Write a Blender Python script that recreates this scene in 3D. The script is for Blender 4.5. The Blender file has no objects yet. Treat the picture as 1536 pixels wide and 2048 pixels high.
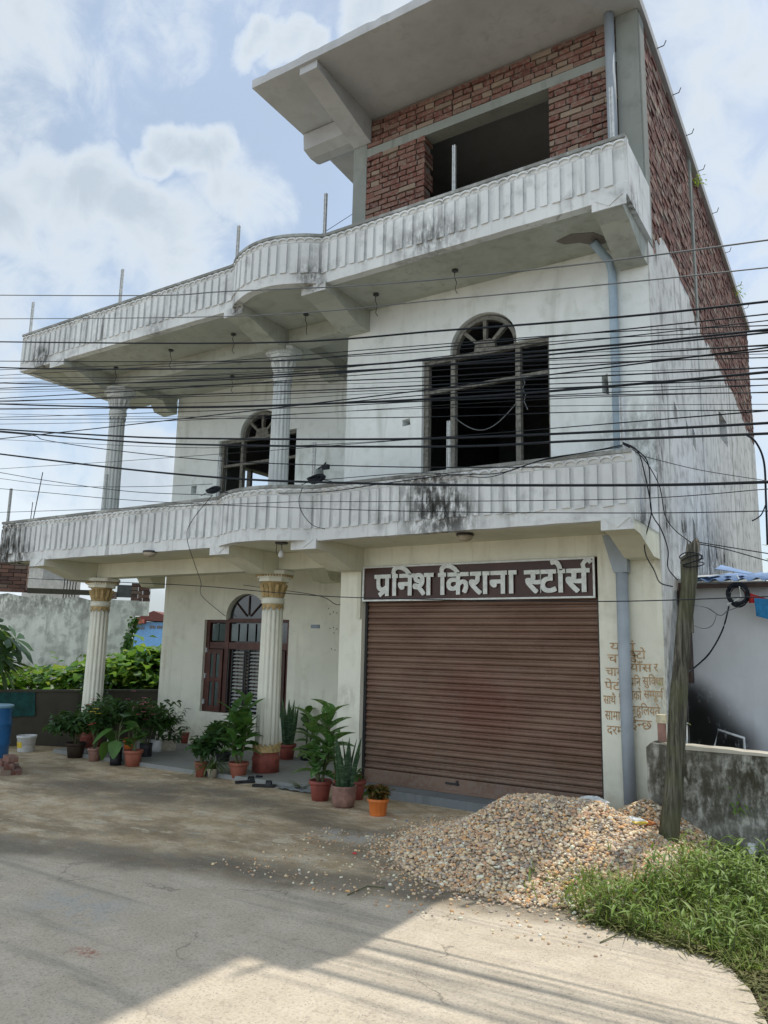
import bpy, bmesh, math, random
import numpy as np
from mathutils import Vector, Matrix
from mathutils.geometry import tessellate_polygon
random.seed(7); np.random.seed(7)
PI = math.pi
sc = bpy.context.scene
COL = sc.collection

# ------------------------------------------------------------------ camera
CAMLOC = np.array([1.621, -7.391, 1.6])
YAW, PITCH, ROLL, FPX = math.radians(32.517), math.radians(9.952), math.radians(1.192), 1521.02
_fw = np.array([-math.sin(YAW)*math.cos(PITCH), math.cos(YAW)*math.cos(PITCH), math.sin(PITCH)])
_rt = np.array([math.cos(YAW), math.sin(YAW), 0.0]); _up = np.cross(_rt, _fw)
_r2 = _rt*math.cos(ROLL) + _up*math.sin(ROLL); _u2 = -_rt*math.sin(ROLL) + _up*math.cos(ROLL)
cam_data = bpy.data.cameras.new('camera')
cam = bpy.data.objects.new('camera', cam_data); COL.objects.link(cam)
M = Matrix(((_r2[0], _u2[0], -_fw[0], CAMLOC[0]), (_r2[1], _u2[1], -_fw[1], CAMLOC[1]), (_r2[2], _u2[2], -_fw[2], CAMLOC[2]), (0, 0, 0, 1)))
cam.matrix_world = M
cam_data.sensor_fit = 'HORIZONTAL'; cam_data.sensor_width = 36.0; cam_data.lens = 36.0*FPX/1536.0
cam_data.clip_end = 2000; cam_data.clip_start = 0.05
sc.camera = cam

def ray(u, w): return _r2*(u-768)/FPX - _u2*(w-1024)/FPX + _fw
def onX(u, w, X): d = ray(u, w); return Vector(CAMLOC + d*(X-CAMLOC[0])/d[0])
def onY(u, w, Y): d = ray(u, w); return Vector(CAMLOC + d*(Y-CAMLOC[1])/d[1])
def onZ(u, w, Z): d = ray(u, w); return Vector(CAMLOC + d*(Z-CAMLOC[2])/d[2])

# ------------------------------------------------------------------ light
SUN_EL, SUN_AZ = math.radians(62), math.radians(16.7)      # azimuth from +Y towards +X: the sun stands behind the house
world = bpy.data.worlds.new('World'); sc.world = world; world.use_nodes = True
nt = world.node_tree; nt.nodes.clear()
def N(tree, t, **kw):
    n = tree.nodes.new(t)
    for k, v in kw.items(): setattr(n, k, v)
    return n
out = N(nt, 'ShaderNodeOutputWorld'); bg = N(nt, 'ShaderNodeBackground'); bg.inputs['Strength'].default_value = 0.15
nt.links.new(bg.outputs[0], out.inputs[0])
sky = N(nt, 'ShaderNodeTexSky'); sky.sky_type = 'NISHITA'; sky.sun_disc = False
sky.sun_elevation = SUN_EL; sky.sun_rotation = SUN_AZ; sky.air_density = 1.3; sky.dust_density = 1.6; sky.ozone_density = 2.0
tc = N(nt, 'ShaderNodeTexCoord')
def W_math(op, a, b=None, clamp=False):
    n = N(nt, 'ShaderNodeMath', operation=op); n.use_clamp = clamp
    for i, x in enumerate((a, b)):
        if x is None: continue
        if isinstance(x, (int, float)): n.inputs[i].default_value = x
        else: nt.links.new(x, n.inputs[i])
    return n.outputs[0]
# billowing clouds: domain-warped noise steered by soft lobes at seen and added unseen clouds
def W_noise(scale, detail, rough, vec, dist=0.0):
    n = N(nt, 'ShaderNodeTexNoise'); n.inputs['Scale'].default_value = scale; n.inputs['Detail'].default_value = detail
    n.inputs['Roughness'].default_value = rough; n.inputs['Distortion'].default_value = dist
    nt.links.new(vec, n.inputs['Vector']); return n.outputs[0]
vec = tc.outputs['Generated']
billow = W_noise(5.0, 9, 0.55, vec, 0.2)
fine = W_noise(15, 9, 0.62, vec, 0.6)
soft = W_noise(2.3, 4, 0.5, vec, 0.2)
wn = N(nt, 'ShaderNodeTexNoise'); wn.inputs['Scale'].default_value = 7; wn.inputs['Detail'].default_value = 5; nt.links.new(vec, wn.inputs['Vector'])
wsub = N(nt, 'ShaderNodeVectorMath', operation='SUBTRACT'); nt.links.new(wn.outputs['Color'], wsub.inputs[0]); wsub.inputs[1].default_value = (.5, .5, .5)
wsc = N(nt, 'ShaderNodeVectorMath', operation='SCALE'); nt.links.new(wsub.outputs[0], wsc.inputs[0]); wsc.inputs['Scale'].default_value = .16
wadd = N(nt, 'ShaderNodeVectorMath', operation='ADD'); nt.links.new(vec, wadd.inputs[0]); nt.links.new(wsc.outputs[0], wadd.inputs[1]); wvec = wadd.outputs[0]
lobes = None
def lobe(u, w, rad_px, gain):
    global lobes
    d = Vector(ray(u, w)).normalized(); r = rad_px/FPX
    dp = N(nt, 'ShaderNodeVectorMath', operation='DISTANCE'); nt.links.new(wvec, dp.inputs[0]); dp.inputs[1].default_value = d
    x = W_math('DIVIDE', dp.outputs['Value'], r); x = W_math('POWER', x, 2.0)
    x = W_math('SUBTRACT', 1.0, x, True); x = W_math('MULTIPLY', x, gain)
    lobes = x if lobes is None else W_math('MAXIMUM', lobes, x)
def lobe_dir(az, el, rad, gain):
    global lobes
    a, e = math.radians(az), math.radians(el); d = Vector((math.sin(a)*math.cos(e), math.cos(a)*math.cos(e), math.sin(e)))
    dp = N(nt, 'ShaderNodeVectorMath', operation='DISTANCE'); nt.links.new(wvec, dp.inputs[0]); dp.inputs[1].default_value = d
    x = W_math('DIVIDE', dp.outputs['Value'], rad); x = W_math('POWER', x, 2.0); x = W_math('SUBTRACT', 1.0, x, True); x = W_math('MULTIPLY', x, gain)
    lobes = x if lobes is None else W_math('MAXIMUM', lobes, x)
for l in ((180, 20, 1.1, 1), (125, 30, .8, 1), (235, 30, .8, 1), (90, 15, .6, .9), (270, 40, .6, .8), (180, 60, .7, .9)): lobe_dir(*l)  # unseen clouds added behind the camera to brighten the shaded front
for l in ((20, 420, 150, 1), (120, 410, 135, 1), (200, 400, 115, 1), (255, 430, 100, 1), (120, 540, 190, .72), (300, 520, 200, .62), (320, 310, 62, 1), (365, 275, 78, 1), (415, 300, 85, .95), (470, 380, 110, .6), (480, 90, 52, .95), (540, 85, 62, 1), (600, 95, 50, .95), (760, -20, 130, .8), (1400, 120, 210, .55),
          (1500, 420, 170, .52), (60, 1000, 320, .62), (300, 1000, 200, .85), (1470, 900, 240, .45), (1700, 700, 300, .7), (-300, 600, 420, .9), (-500, 100, 300, .6), (1100, -500, 500, .7), (300, -400, 420, .7)):
    lobe(*l)
dens = W_math('ADD', W_math('MULTIPLY', lobes, 0.62), W_math('MULTIPLY', W_math('SUBTRACT', billow, 0.5), 0.6))
dens = W_math('ADD', dens, W_math('MULTIPLY', W_math('SUBTRACT', fine, 0.5), 0.62))
cmask = N(nt, 'ShaderNodeMapRange'); cmask.interpolation_type = 'SMOOTHERSTEP'
cmask.inputs['From Min'].default_value = 0.10; cmask.inputs['From Max'].default_value = 0.48; nt.links.new(dens, cmask.inputs['Value'])
core = N(nt, 'ShaderNodeMapRange'); core.inputs['From Min'].default_value = 0.24; core.inputs['From Max'].default_value = 0.62; nt.links.new(dens, core.inputs['Value'])
veil = N(nt, 'ShaderNodeMapRange'); veil.inputs['From Min'].default_value = 0.35; veil.inputs['From Max'].default_value = 0.72
veil.inputs['To Min'].default_value = 0.68; veil.inputs['To Max'].default_value = 0.92; nt.links.new(soft, veil.inputs['Value'])
def W_mix(f, a, b):
    n = N(nt, 'ShaderNodeMix', data_type='RGBA')
    if isinstance(f, float): n.inputs[0].default_value = f
    else: nt.links.new(f, n.inputs[0])
    for i, x in ((6, a), (7, b)):
        if isinstance(x, tuple): n.inputs[i].default_value = (*x, 1)
        else: nt.links.new(x, n.inputs[i])
    return n.outputs[2]
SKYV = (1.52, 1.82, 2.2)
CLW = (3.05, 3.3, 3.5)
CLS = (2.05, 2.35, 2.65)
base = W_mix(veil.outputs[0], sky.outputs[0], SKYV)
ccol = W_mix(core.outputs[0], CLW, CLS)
# clouds away from the sun are brightened, as added unseen fill for the shade
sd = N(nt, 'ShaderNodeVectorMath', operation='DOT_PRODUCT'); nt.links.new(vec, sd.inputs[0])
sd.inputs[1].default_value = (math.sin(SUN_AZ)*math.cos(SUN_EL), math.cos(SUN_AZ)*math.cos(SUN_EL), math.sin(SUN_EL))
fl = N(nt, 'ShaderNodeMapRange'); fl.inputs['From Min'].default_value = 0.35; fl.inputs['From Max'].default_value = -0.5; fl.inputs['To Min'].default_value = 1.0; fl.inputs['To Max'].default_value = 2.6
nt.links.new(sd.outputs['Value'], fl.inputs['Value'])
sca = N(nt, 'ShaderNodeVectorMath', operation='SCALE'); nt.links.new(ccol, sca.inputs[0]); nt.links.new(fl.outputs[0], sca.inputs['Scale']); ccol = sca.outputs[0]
cm = W_math('MULTIPLY', cmask.outputs[0], 0.9)
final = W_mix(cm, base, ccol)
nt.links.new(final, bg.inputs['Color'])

sun_d = bpy.data.lights.new('sun', 'SUN'); sun_d.energy = 2.0; sun_d.angle = math.radians(0.6); sun_d.color = (1.0, 0.94, 0.84)
sun = bpy.data.objects.new('sun', sun_d); COL.objects.link(sun)
sdir = Vector((math.sin(SUN_AZ)*math.cos(SUN_EL), math.cos(SUN_AZ)*math.cos(SUN_EL), math.sin(SUN_EL)))
sun.rotation_euler = (-sdir).to_track_quat('-Z', 'Y').to_euler(); sun.location = (3, 12, 20)
sc.view_settings.view_transform = 'Standard'; sc.view_settings.look = 'None'; sc.view_settings.gamma = 1.0
sc.view_settings.use_curve_mapping = False
sc.view_settings.exposure = 0.90
sc.cycles.max_bounces = 8; sc.cycles.diffuse_bounces = 4; sc.cycles.transparent_max_bounces = 8

# ------------------------------------------------------------------ material helpers
MATS = {}
class G:
    """small node-graph builder"""
    def __init__(s, name):
        s.m = bpy.data.materials.new(name); s.m.use_nodes = True; s.t = s.m.node_tree
        s.b = s.t.nodes['Principled BSDF']; s.pos = None
    def n(s, t, **kw): return N(s.t, t, **kw)
    def P(s):
        if s.pos is None: s.pos = s.n('ShaderNodeNewGeometry').outputs['Position']
        return s.pos
    def set(s, sock, x):
        if isinstance(x, (int, float)): sock.default_value = x
        elif isinstance(x, tuple): sock.default_value = x if len(x) == len(sock.default_value) else (*x, 1)
        else: s.t.links.new(x, sock)
    def mapv(s, scale=(1, 1, 1), loc=(0, 0, 0), rot=(0, 0, 0)):
        m = s.n('ShaderNodeMapping'); s.t.links.new(s.P(), m.inputs[0])
        m.inputs['Scale'].default_value = scale; m.inputs['Location'].default_value = loc; m.inputs['Rotation'].default_value = rot
        return m.outputs[0]
    def noise(s, scale, detail=4, rough=.55, vec=None, dist=0):
        n = s.n('ShaderNodeTexNoise'); s.set(n.inputs['Vector'], vec if vec is not None else s.P())
        n.inputs['Scale'].default_value = scale; n.inputs['Detail'].default_value = detail
        n.inputs['Roughness'].default_value = rough; n.inputs['Distortion'].default_value = dist
        return n.outputs[0]
    def rng(s, x, a, b, c=0.0, d=1.0, smooth=True):
        n = s.n('ShaderNodeMapRange'); s.set(n.inputs['Value'], x)
        if smooth: n.interpolation_type = 'SMOOTHSTEP'
        for k, v in (('From Min', a), ('From Max', b), ('To Min', c), ('To Max', d)): n.inputs[k].default_value = v
        return n.outputs[0]
    def ma(s, op, a, b=0.0, clamp=False):
        n = s.n('ShaderNodeMath', operation=op); n.use_clamp = clamp; s.set(n.inputs[0], a); s.set(n.inputs[1], b); return n.outputs[0]
    def mix(s, f, a, b, blend='MIX'):
        n = s.n('ShaderNodeMix', data_type='RGBA', blend_type=blend); s.set(n.inputs[0], f); s.set(n.inputs[6], a); s.set(n.inputs[7], b); return n.outputs[2]
    def blob(s, p, r, f=0.3, scale=(1, 1, 1)):
        """1 inside a soft ball round p"""
        v = s.n('ShaderNodeVectorMath', operation='SUBTRACT'); s.set(v.inputs[0], s.P()); v.inputs[1].default_value = tuple(p)
        w = s.n('ShaderNodeVectorMath', operation='MULTIPLY'); s.set(w.inputs[0], v.outputs[0]); w.inputs[1].default_value = scale
        l = s.n('ShaderNodeVectorMath', operation='LENGTH'); s.set(l.inputs[0], w.outputs[0])
        return s.rng(l.outputs['Value'], r*f, r, 1.0, 0.0)
    def sep(s):
        n = s.n('ShaderNodeSeparateXYZ'); s.set(n.inputs[0], s.P()); return n.outputs
    def bump(s, h, strength=.3, dist=.01):
        n = s.n('ShaderNodeBump'); n.inputs['Strength'].default_value = strength; n.inputs['Distance'].default_value = dist
        s.set(n.inputs['Height'], h); s.t.links.new(n.outputs[0], s.b.inputs['Normal'])
    def done(s, color, rough=.85, **kw):
        s.set(s.b.inputs['Base Color'], color); s.set(s.b.inputs['Roughness'], rough)
        for k, v in kw.items(): s.set(s.b.inputs[k], v)
        return s.m

def streaks(g, sx=9.0, sz=.7, lo=.5, hi=.72):
    return g.rng(g.noise(1.0, 6, .6, g.mapv((sx, sx, sz)), .6), lo, hi)

def plaster(name, base, dirt=(.16, .17, .15), amount=.5, mould=(), mcol=(.035, .035, .03), low=None, mlo=.42, mhi=.68, streak=(9, .7), patch=(.5, .75), rough=.9):
    g = G(name)
    big = g.noise(.9, 5, .6); mid = g.noise(5, 5, .6); fn = g.noise(60, 3, .6)
    c = g.mix(g.rng(big, .35, .7), tuple(x*.88 for x in base), tuple(min(1, x*1.06) for x in base))
    c = g.mix(g.ma('MULTIPLY', g.rng(mid, *patch), .35*amount), c, dirt)
    st = streaks(g, *streak)
    c = g.mix(g.ma('MULTIPLY', g.ma('MULTIPLY', st, g.rng(big, .35, .65)), .6*amount), c, dirt)
    if low is not None:       # splash dirt near the ground
        z = g.sep()[2]
        c = g.mix(g.ma('MULTIPLY', g.ma('MULTIPLY', g.rng(z, low[0], low[1], 1, 0), g.rng(mid, .3, .6)), low[2]), c, dirt)
    nm = g.rng(g.ma('ADD', g.noise(7, 6, .65, g.mapv((2.0, 2.0, .8))), g.ma('MULTIPLY', g.noise(40, 3, .6), .15)), mlo, mhi)
    for (p, r, a, s3) in mould:
        c = g.mix(g.ma('MULTIPLY', g.ma('MULTIPLY', g.blob(p, r, .1, s3), nm), a), c, mcol)
    g.bump(g.ma('ADD', g.ma('MULTIPLY', mid, .6), g.ma('MULTIPLY', fn, .25)), .35, .012)
    return g.done(c, rough, **{'Specular IOR Level': .25})

def simple(name, color, rough=.6, var=.15, scale=12, metallic=0.0, bump=.15, spec=.4, rnd=0.0):
    g = G(name)
    n = g.noise(scale, 5, .6)
    c = g.mix(g.rng(n, .3, .7), tuple(x*(1-var) for x in color), tuple(min(1, x*(1+var)) for x in color))
    if rnd:
        oi = g.n('ShaderNodeObjectInfo')
        c = g.mix(g.rng(oi.outputs['Random'], 0, 1, 0, rnd, False), c, tuple(x*.45 for x in color))
    g.bump(g.noise(scale*6, 3, .6), bump, .004)
    return g.done(c, rough, Metallic=metallic, **{'Specular IOR Level': spec})

def leafmat(name, a, b, rough=.45, spot=None, vein=False, band=False, tr=.28):
    g = G(name)
    oi = g.n('ShaderNodeObjectInfo'); n = g.noise(9, 3, .6)
    f = g.ma('ADD', g.ma('MULTIPLY', n, .7), g.ma('MULTIPLY', oi.outputs['Random'], .3))
    c = g.mix(g.rng(f, .25, .75), a, b)
    if spot:
        c = g.mix(g.ma('MULTIPLY', g.rng(g.noise(55, 3, .6), .52, .62), g.rng(g.noise(12, 2, .5), .35, .6)), c, spot)
    if band:
        c = g.mix(g.ma('MULTIPLY', g.rng(g.noise(1.0, 4, .6, g.mapv((10, 10, 70))), .5, .58), .55), c, (.16, .24, .13))
    m = g.done(c, rough, **{'Specular IOR Level': .35})
    t = g.n('ShaderNodeBsdfTranslucent'); g.set(t.inputs['Color'], g.mix(.5, c, (.22, .34, .04)))
    mx = g.n('ShaderNodeMixShader'); mx.inputs[0].default_value = tr
    o = [x for x in g.t.nodes if x.type == 'OUTPUT_MATERIAL'][0]
    g.t.links.new(g.b.outputs[0], mx.inputs[1]); g.t.links.new(t.outputs[0], mx.inputs[2]); g.t.links.new(mx.outputs[0], o.inputs['Surface'])
    return m

def attrmat(name, rough=.8, bump=.3, scale=60, dark=.0):
    g = G(name)
    a = g.n('ShaderNodeAttribute'); a.attribute_name = 'col'
    n = g.noise(scale, 3, .6)
    c = g.mix(g.rng(n, .3, .7, 0, .35), a.outputs['Color'], tuple([.5]*3), 'MULTIPLY')
    g.bump(n, bump, .004)
    return g.done(c, rough, **{'Specular IOR Level': .3})

# colours -------------------------------------------------------------
white_pl = plaster('balcony_white_paint', (.69, .715, .72), (.17, .18, .17), 1.15, streak=(11, .9),
    mould=[((-1.95, -.95, 3.1), .55, .95, (1, 1, .7)), ((-1.75, -.95, 2.86), .5, .9, (1, 1, 1.2)), ((-9.2, -.9, 3.05), .9, .9, (1, 1, 1)), ((-9.0, -.9, 2.75), .8, 1, (1, 1, 2)),
           ((-8.75, -.92, 5.8), .38, 1, (1, 1, 1)), ((-3.55, -.95, 5.78), .3, .8, (1, 1, 1)), ((-4.7, -.98, 5.65), .25, .8, (1, 1, 1)), ((-2.0, -.92, 5.85), .7, .7, (1, 1, 2)),
           ((-6.2, -.92, 5.7), .35, .5, (1, 1, 1)), ((0, -.5, 3.1), .5, .5, (1, 1, 1)), ((.03, -.6, 2.68), .5, .95, (2, 1, 2)), ((.03, -.7, 5.7), .3, .9, (1, 1, 1))])
bluewhite = plaster('upper_wall_white_paint', (.77, .81, .805), (.30, .33, .27), .9, mould=[((-.1, .1, 3.5), .8, .6, (1, 1, 1)), ((0, .1, 2.7), .5, .6, (1, 1, 1))], streak=(4, .6))
cream_pl = plaster('ground_floor_cream_paint', (.79, .79, .675), (.38, .35, .25), .75, low=(0, .7, .5),
    mould=[((-3.95, 1.28, 1.75), .33, .5, (1, 1, 1)), ((-3.55, 0, 1.0), .22, .35, (1, 1, 1)), ((-.05, 0, 1.2), .45, .45, (1.6, 1, 1)), ((0, -.0, 2.5), .3, .5, (1, 1, 1))], mcol=(.14, .12, .07))
coping_pl = plaster('parapet_top_weathered', (.40, .42, .41), (.10, .105, .095), 1.6, patch=(.38, .55))
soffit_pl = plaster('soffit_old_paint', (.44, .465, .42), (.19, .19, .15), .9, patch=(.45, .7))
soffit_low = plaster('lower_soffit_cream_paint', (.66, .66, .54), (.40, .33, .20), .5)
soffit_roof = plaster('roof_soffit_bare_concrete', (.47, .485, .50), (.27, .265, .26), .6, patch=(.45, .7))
conc = plaster('bare_grey_concrete', (.27, .29, .27), (.11, .12, .11), .9)
side_pl = plaster('side_wall_streaked_plaster', (.62, .635, .62), (.15, .155, .14), 1.5, streak=(6, .3), patch=(.46, .68), mould=[
    ((0, .35, 2.85), .35, .9, (1, 1, 1)), ((0, 1.2, 2.9), .3, .9, (1, 1, 1)), ((0, 3.4, 2.75), 1.3, .8, (1, .7, 1.5)), ((0, 2.0, 2.35), 1.5, .7, (1, .7, 1.4)), ((0, .25, .9), .8, .7, (1, 1, .6)), ((0, .1, 3.5), .45, .7, (1, 1, .6)), ((0, .35, 5.75), .2, .9, (1, 1, 1))])
wall_dirty = plaster('mouldy_boundary_plaster', (.46, .46, .42), (.05, .045, .032), 1.7, streak=(6, 1.4), patch=(.4, .6), mould=[
    ((.15, -.5, .6), .55, 1, (1, 1, .8)), ((.75, -.5, .65), .6, 1, (1, 1, 1)), ((.45, -.5, .35), .45, .75, (1, 1, 1)), ((1.4, -.5, .5), .7, 1, (1, 1, 1)), ((.9, -.5, .12), .5, .8, (1, 1, 1)), ((1.9, -.5, .5), .7, 1, (1, 1, 1))], mcol=(.05, .045, .03))
shed_pl = plaster('shed_grey_plaster', (.62, .64, .66), (.26, .27, .27), .4, mould=[((.12, .8, .95), .46, 1.0, (1, 1, 1)), ((.40, .8, .72), .42, 1.0, (1, 1, 1.2)), ((.05, .8, 1.15), .30, .9, (1, 1, 1)), ((.15, .8, .8), .55, 1.0, (1, 1, 1.1))], mcol=(.010, .010, .009), mlo=.24, mhi=.52)
far_pl = plaster('far_concrete_plaster', (.88, .89, .83), (.20, .20, .18), 1.25, streak=(4.5, .35), patch=(.46, .64), mould=[((-12.6, 2.3, 2.5), 2.4, .6, (1, 1, 3.2)), ((-14, .8, 2.5), 2.4, .6, (1, 1, 3.2))])
low_pl = plaster('low_wall_dark_plaster', (.075, .068, .052), (.03, .03, .022), .9)
porch_pl = plaster('porch_grey_floor', (.27, .28, .27), (.12, .12, .11), .7, rough=.6)
step_pl = plaster('step_blue_grey_cement', (.20, .22, .23), (.09, .10, .10), 1.0)
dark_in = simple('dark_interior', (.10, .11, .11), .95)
wood_grey = simple('weathered_window_wood', (.17, .165, .145), .85, .35, 20, spec=.2)
wood_brown = simple('brown_window_wood', (.075, .026, .018), .45, .3, 8)
wood_dark = simple('dark_window_wood', (.045, .02, .014), .5, .3, 8)
glass_m = simple('greenish_window_glass', (.055, .085, .085), .12, .35, 3, spec=.9, bump=.03)
glass_dark = simple('dark_window_glass', (.012, .016, .018), .1, .3, 4, spec=.8, bump=.02)
iron = simple('dark_iron', (.03, .03, .032), .5, .2, 20)
louvre = simple('pale_louvre_metal', (.42, .44, .43), .45, .2, 20)
galv = simple('galvanised_steel', (.50, .52, .52), .45, .2, 30, .3)
pipe_m = simple('blue_grey_plastic_pipe', (.33, .375, .42), .75, .1, 4)
pipe_b = simple('pale_blue_plastic_pipe', (.33, .43, .52), .7, .15, 4)
gold = simple('gold_ochre_paint', (.40, .29, .13), .55, .3, 25)
col_white = plaster('column_cream_paint', (.76, .76, .66), (.36, .33, .22), .5, streak=(14, 1.4))
col_grey = plaster('column_grey_paint', (.60, .635, .64), (.24, .26, .24), .6, streak=(14, 1.4))
red_base = simple('brick_red_base_paint', (.22, .058, .042), .7, .25, 12)
sign_br = simple('sign_dark_brown', (.050, .018, .011), .4, .25, 4)
sign_wh = simple('sign_letter_white', (.66, .70, .68), .5, .12, 20)
slat_m = None
def shutter_material():
    g = G('brown_shutter_paint'); z = g.sep()[2]
    n = g.noise(1.0, 5, .6, g.mapv((1.2, 1, 5))); d = g.noise(30, 4, .6)
    c = g.mix(g.rng(n, .3, .75), (.155, .090, .062), (.23, .145, .105))
    c = g.mix(g.ma('MULTIPLY', g.blob((-1.9, .1, 1.0), .8, .05, (1, 1, 1.4)), .35), c, (.17, .045, .035))
    c = g.mix(g.ma('MULTIPLY', g.ma('MULTIPLY', g.rng(z, .15, .6, 1, 0), g.rng(d, .4, .65)), .5), c, (.22, .19, .16))
    c = g.mix(g.ma('MULTIPLY', g.rng(g.noise(2.3, 7, .7), .50, .68), .35), c, (.20, .15, .12))
    c = g.mix(g.ma('MULTIPLY', g.rng(g.noise(1.0, 5, .7, g.mapv((60, 1, 2))), .60, .70), .35), c, (.24, .20, .17))
    g.bump(g.ma('ADD', g.ma('MULTIPLY', d, .3), g.noise(3.5, 4, .6)), .35, .02)
    return g.done(c, .55, **{'Specular IOR Level': .35})
slat_m = shutter_material()
text_br = simple('faded_brown_lettering', (.44, .29, .155), .9, .35, 30)
cable_m = simple('black_cable_rubber', (.014, .018, .024), .7, .2, 3, spec=.2)
cable_g = simple('grey_aluminium_cable', (.11, .12, .125), .5, .2, 3)
terra = simple('terracotta_clay', (.30, .10, .065), .7, .2, 7)
terra_old = simple('faded_terracotta', (.26, .145, .115), .8, .3, 9)
terra_red = simple('red_brown_plastic_pot', (.25, .065, .05), .55, .2, 7)
orange_p = simple('orange_plastic', (.62, .17, .035), .4, .1, 7)
black_p = simple('black_plastic', (.012, .014, .018), .45, .2, 9)
blue_p = simple('blue_plastic', (.025, .13, .33), .35, .15, 5)
white_p = simple('white_plastic', (.60, .62, .62), .4, .12, 12)
yellow_p = simple('yellow_print', (.60, .45, .05), .4, .2, 30)
beige_p = simple('beige_cement_pot', (.36, .32, .25), .8, .2, 14)
soil_m = simple('dark_potting_soil', (.035, .025, .018), 1, .4, 40)
post_wood = None
def pole_mat():
    g = G('weathered_mossy_timber')
    n = g.noise(1.0, 6, .65, g.mapv((45, 45, 2.2)), .5); m = g.noise(3, 4, .6)
    c = g.mix(g.rng(n, .35, .68), (.038, .035, .028), (.17, .16, .13))
    c = g.mix(g.ma('MULTIPLY', g.rng(m, .42, .62),   .45), c, (.11, .12, .06))
    g.bump(n, .8, .02); return g.done(c, .95, **{'Specular IOR Level': .15})
post_wood = pole_mat()
tin_blue = simple('blue_corrugated_tin', (.16, .25, .42), .75, .2, 3, 0, spec=.15)
tin_wh = simple('bare_bright_tin', (.62, .66, .68), .3, .2, 6, .4)
teal_cloth = simple('dark_teal_cloth', (.010, .06, .055), .9, .3, 12)
red_cloth = simple('red_cloth', (.45, .03, .03), .9, .2, 20)
blue_cloth = simple('blue_cloth', (.02, .16, .34), .9, .2, 20)
rock_m = simple('pale_rock', (.52, .47, .33), .9, .25, 14, bump=.5)
mortar_m = plaster('grey_mortar', (.20, .18, .165), (.11, .10, .09), .8)
lf_dark = leafmat('leaf_dark_green', (.018, .055, .02), (.05, .125, .035))
lf_mid = leafmat('leaf_mid_green', (.04, .11, .025), (.09, .21, .045))
lf_bright = leafmat('leaf_bright_green', (.11, .26, .035), (.23, .40, .06), tr=.5)
lf_yel = leafmat('leaf_yellow_green', (.20, .28, .05), (.36, .42, .09), tr=.5)
lf_dieff = leafmat('leaf_variegated', (.035, .12, .025), (.09, .22, .05), .35, spot=(.42, .50, .28))
lf_snake = leafmat('leaf_snake_plant', (.018, .05, .028), (.04, .095, .05), .4, band=True)
lf_spider = leafmat('leaf_striped_spider', (.08, .14, .035), (.24, .28, .13), .5)
lf_grass = leafmat('grass_blade_green', (.10, .16, .028), (.25, .32, .07), .6)
lf_croton = leafmat('leaf_croton_red', (.05, .09, .02), (.17, .035, .02), .45)
stem_m = simple('plant_stem_green_brown', (.10, .11, .05), .7, .3, 20)
pink_m = simple('pink_petal', (.55, .14, .20), .7, .2, 30)
redf_m = simple('red_petal', (.50, .05, .04), .7, .2, 30)
yelf_m = simple('yellow_petal', (.65, .50, .05), .7, .2, 30)
brick_m = None
def brick_mat():
    g = G('fired_clay_brick')
    oi = g.n('ShaderNodeObjectInfo'); r = g.n('ShaderNodeValToRGB'); e = r.color_ramp.elements
    e[0].position = 0; e[0].color = (.115, .052, .044, 1); e[1].position = 1; e[1].color = (.30, .23, .17, 1)
    for p, c in ((.3, (.17, .072, .058, 1)), (.6, (.21, .105, .082, 1)), (.8, (.20, .145, .115, 1))):
        k = e.new(p); k.color = c
    g.t.links.new(oi.outputs['Random'], r.inputs[0])
    n = g.noise(22, 4, .65)
    c = g.mix(g.rng(n, .42, .66, 0, .75), r.outputs[0], (.24, .20, .17))
    g.bump(g.noise(90, 4, .7), .6, .006); return g.done(c, .95, **{'Specular IOR Level': .2})
brick_m = brick_mat()
brick_attr = attrmat('fired_clay_brickwork', .95, .5, 60)
stone_m = attrmat('river_gravel', .75, .2, 90)

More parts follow.
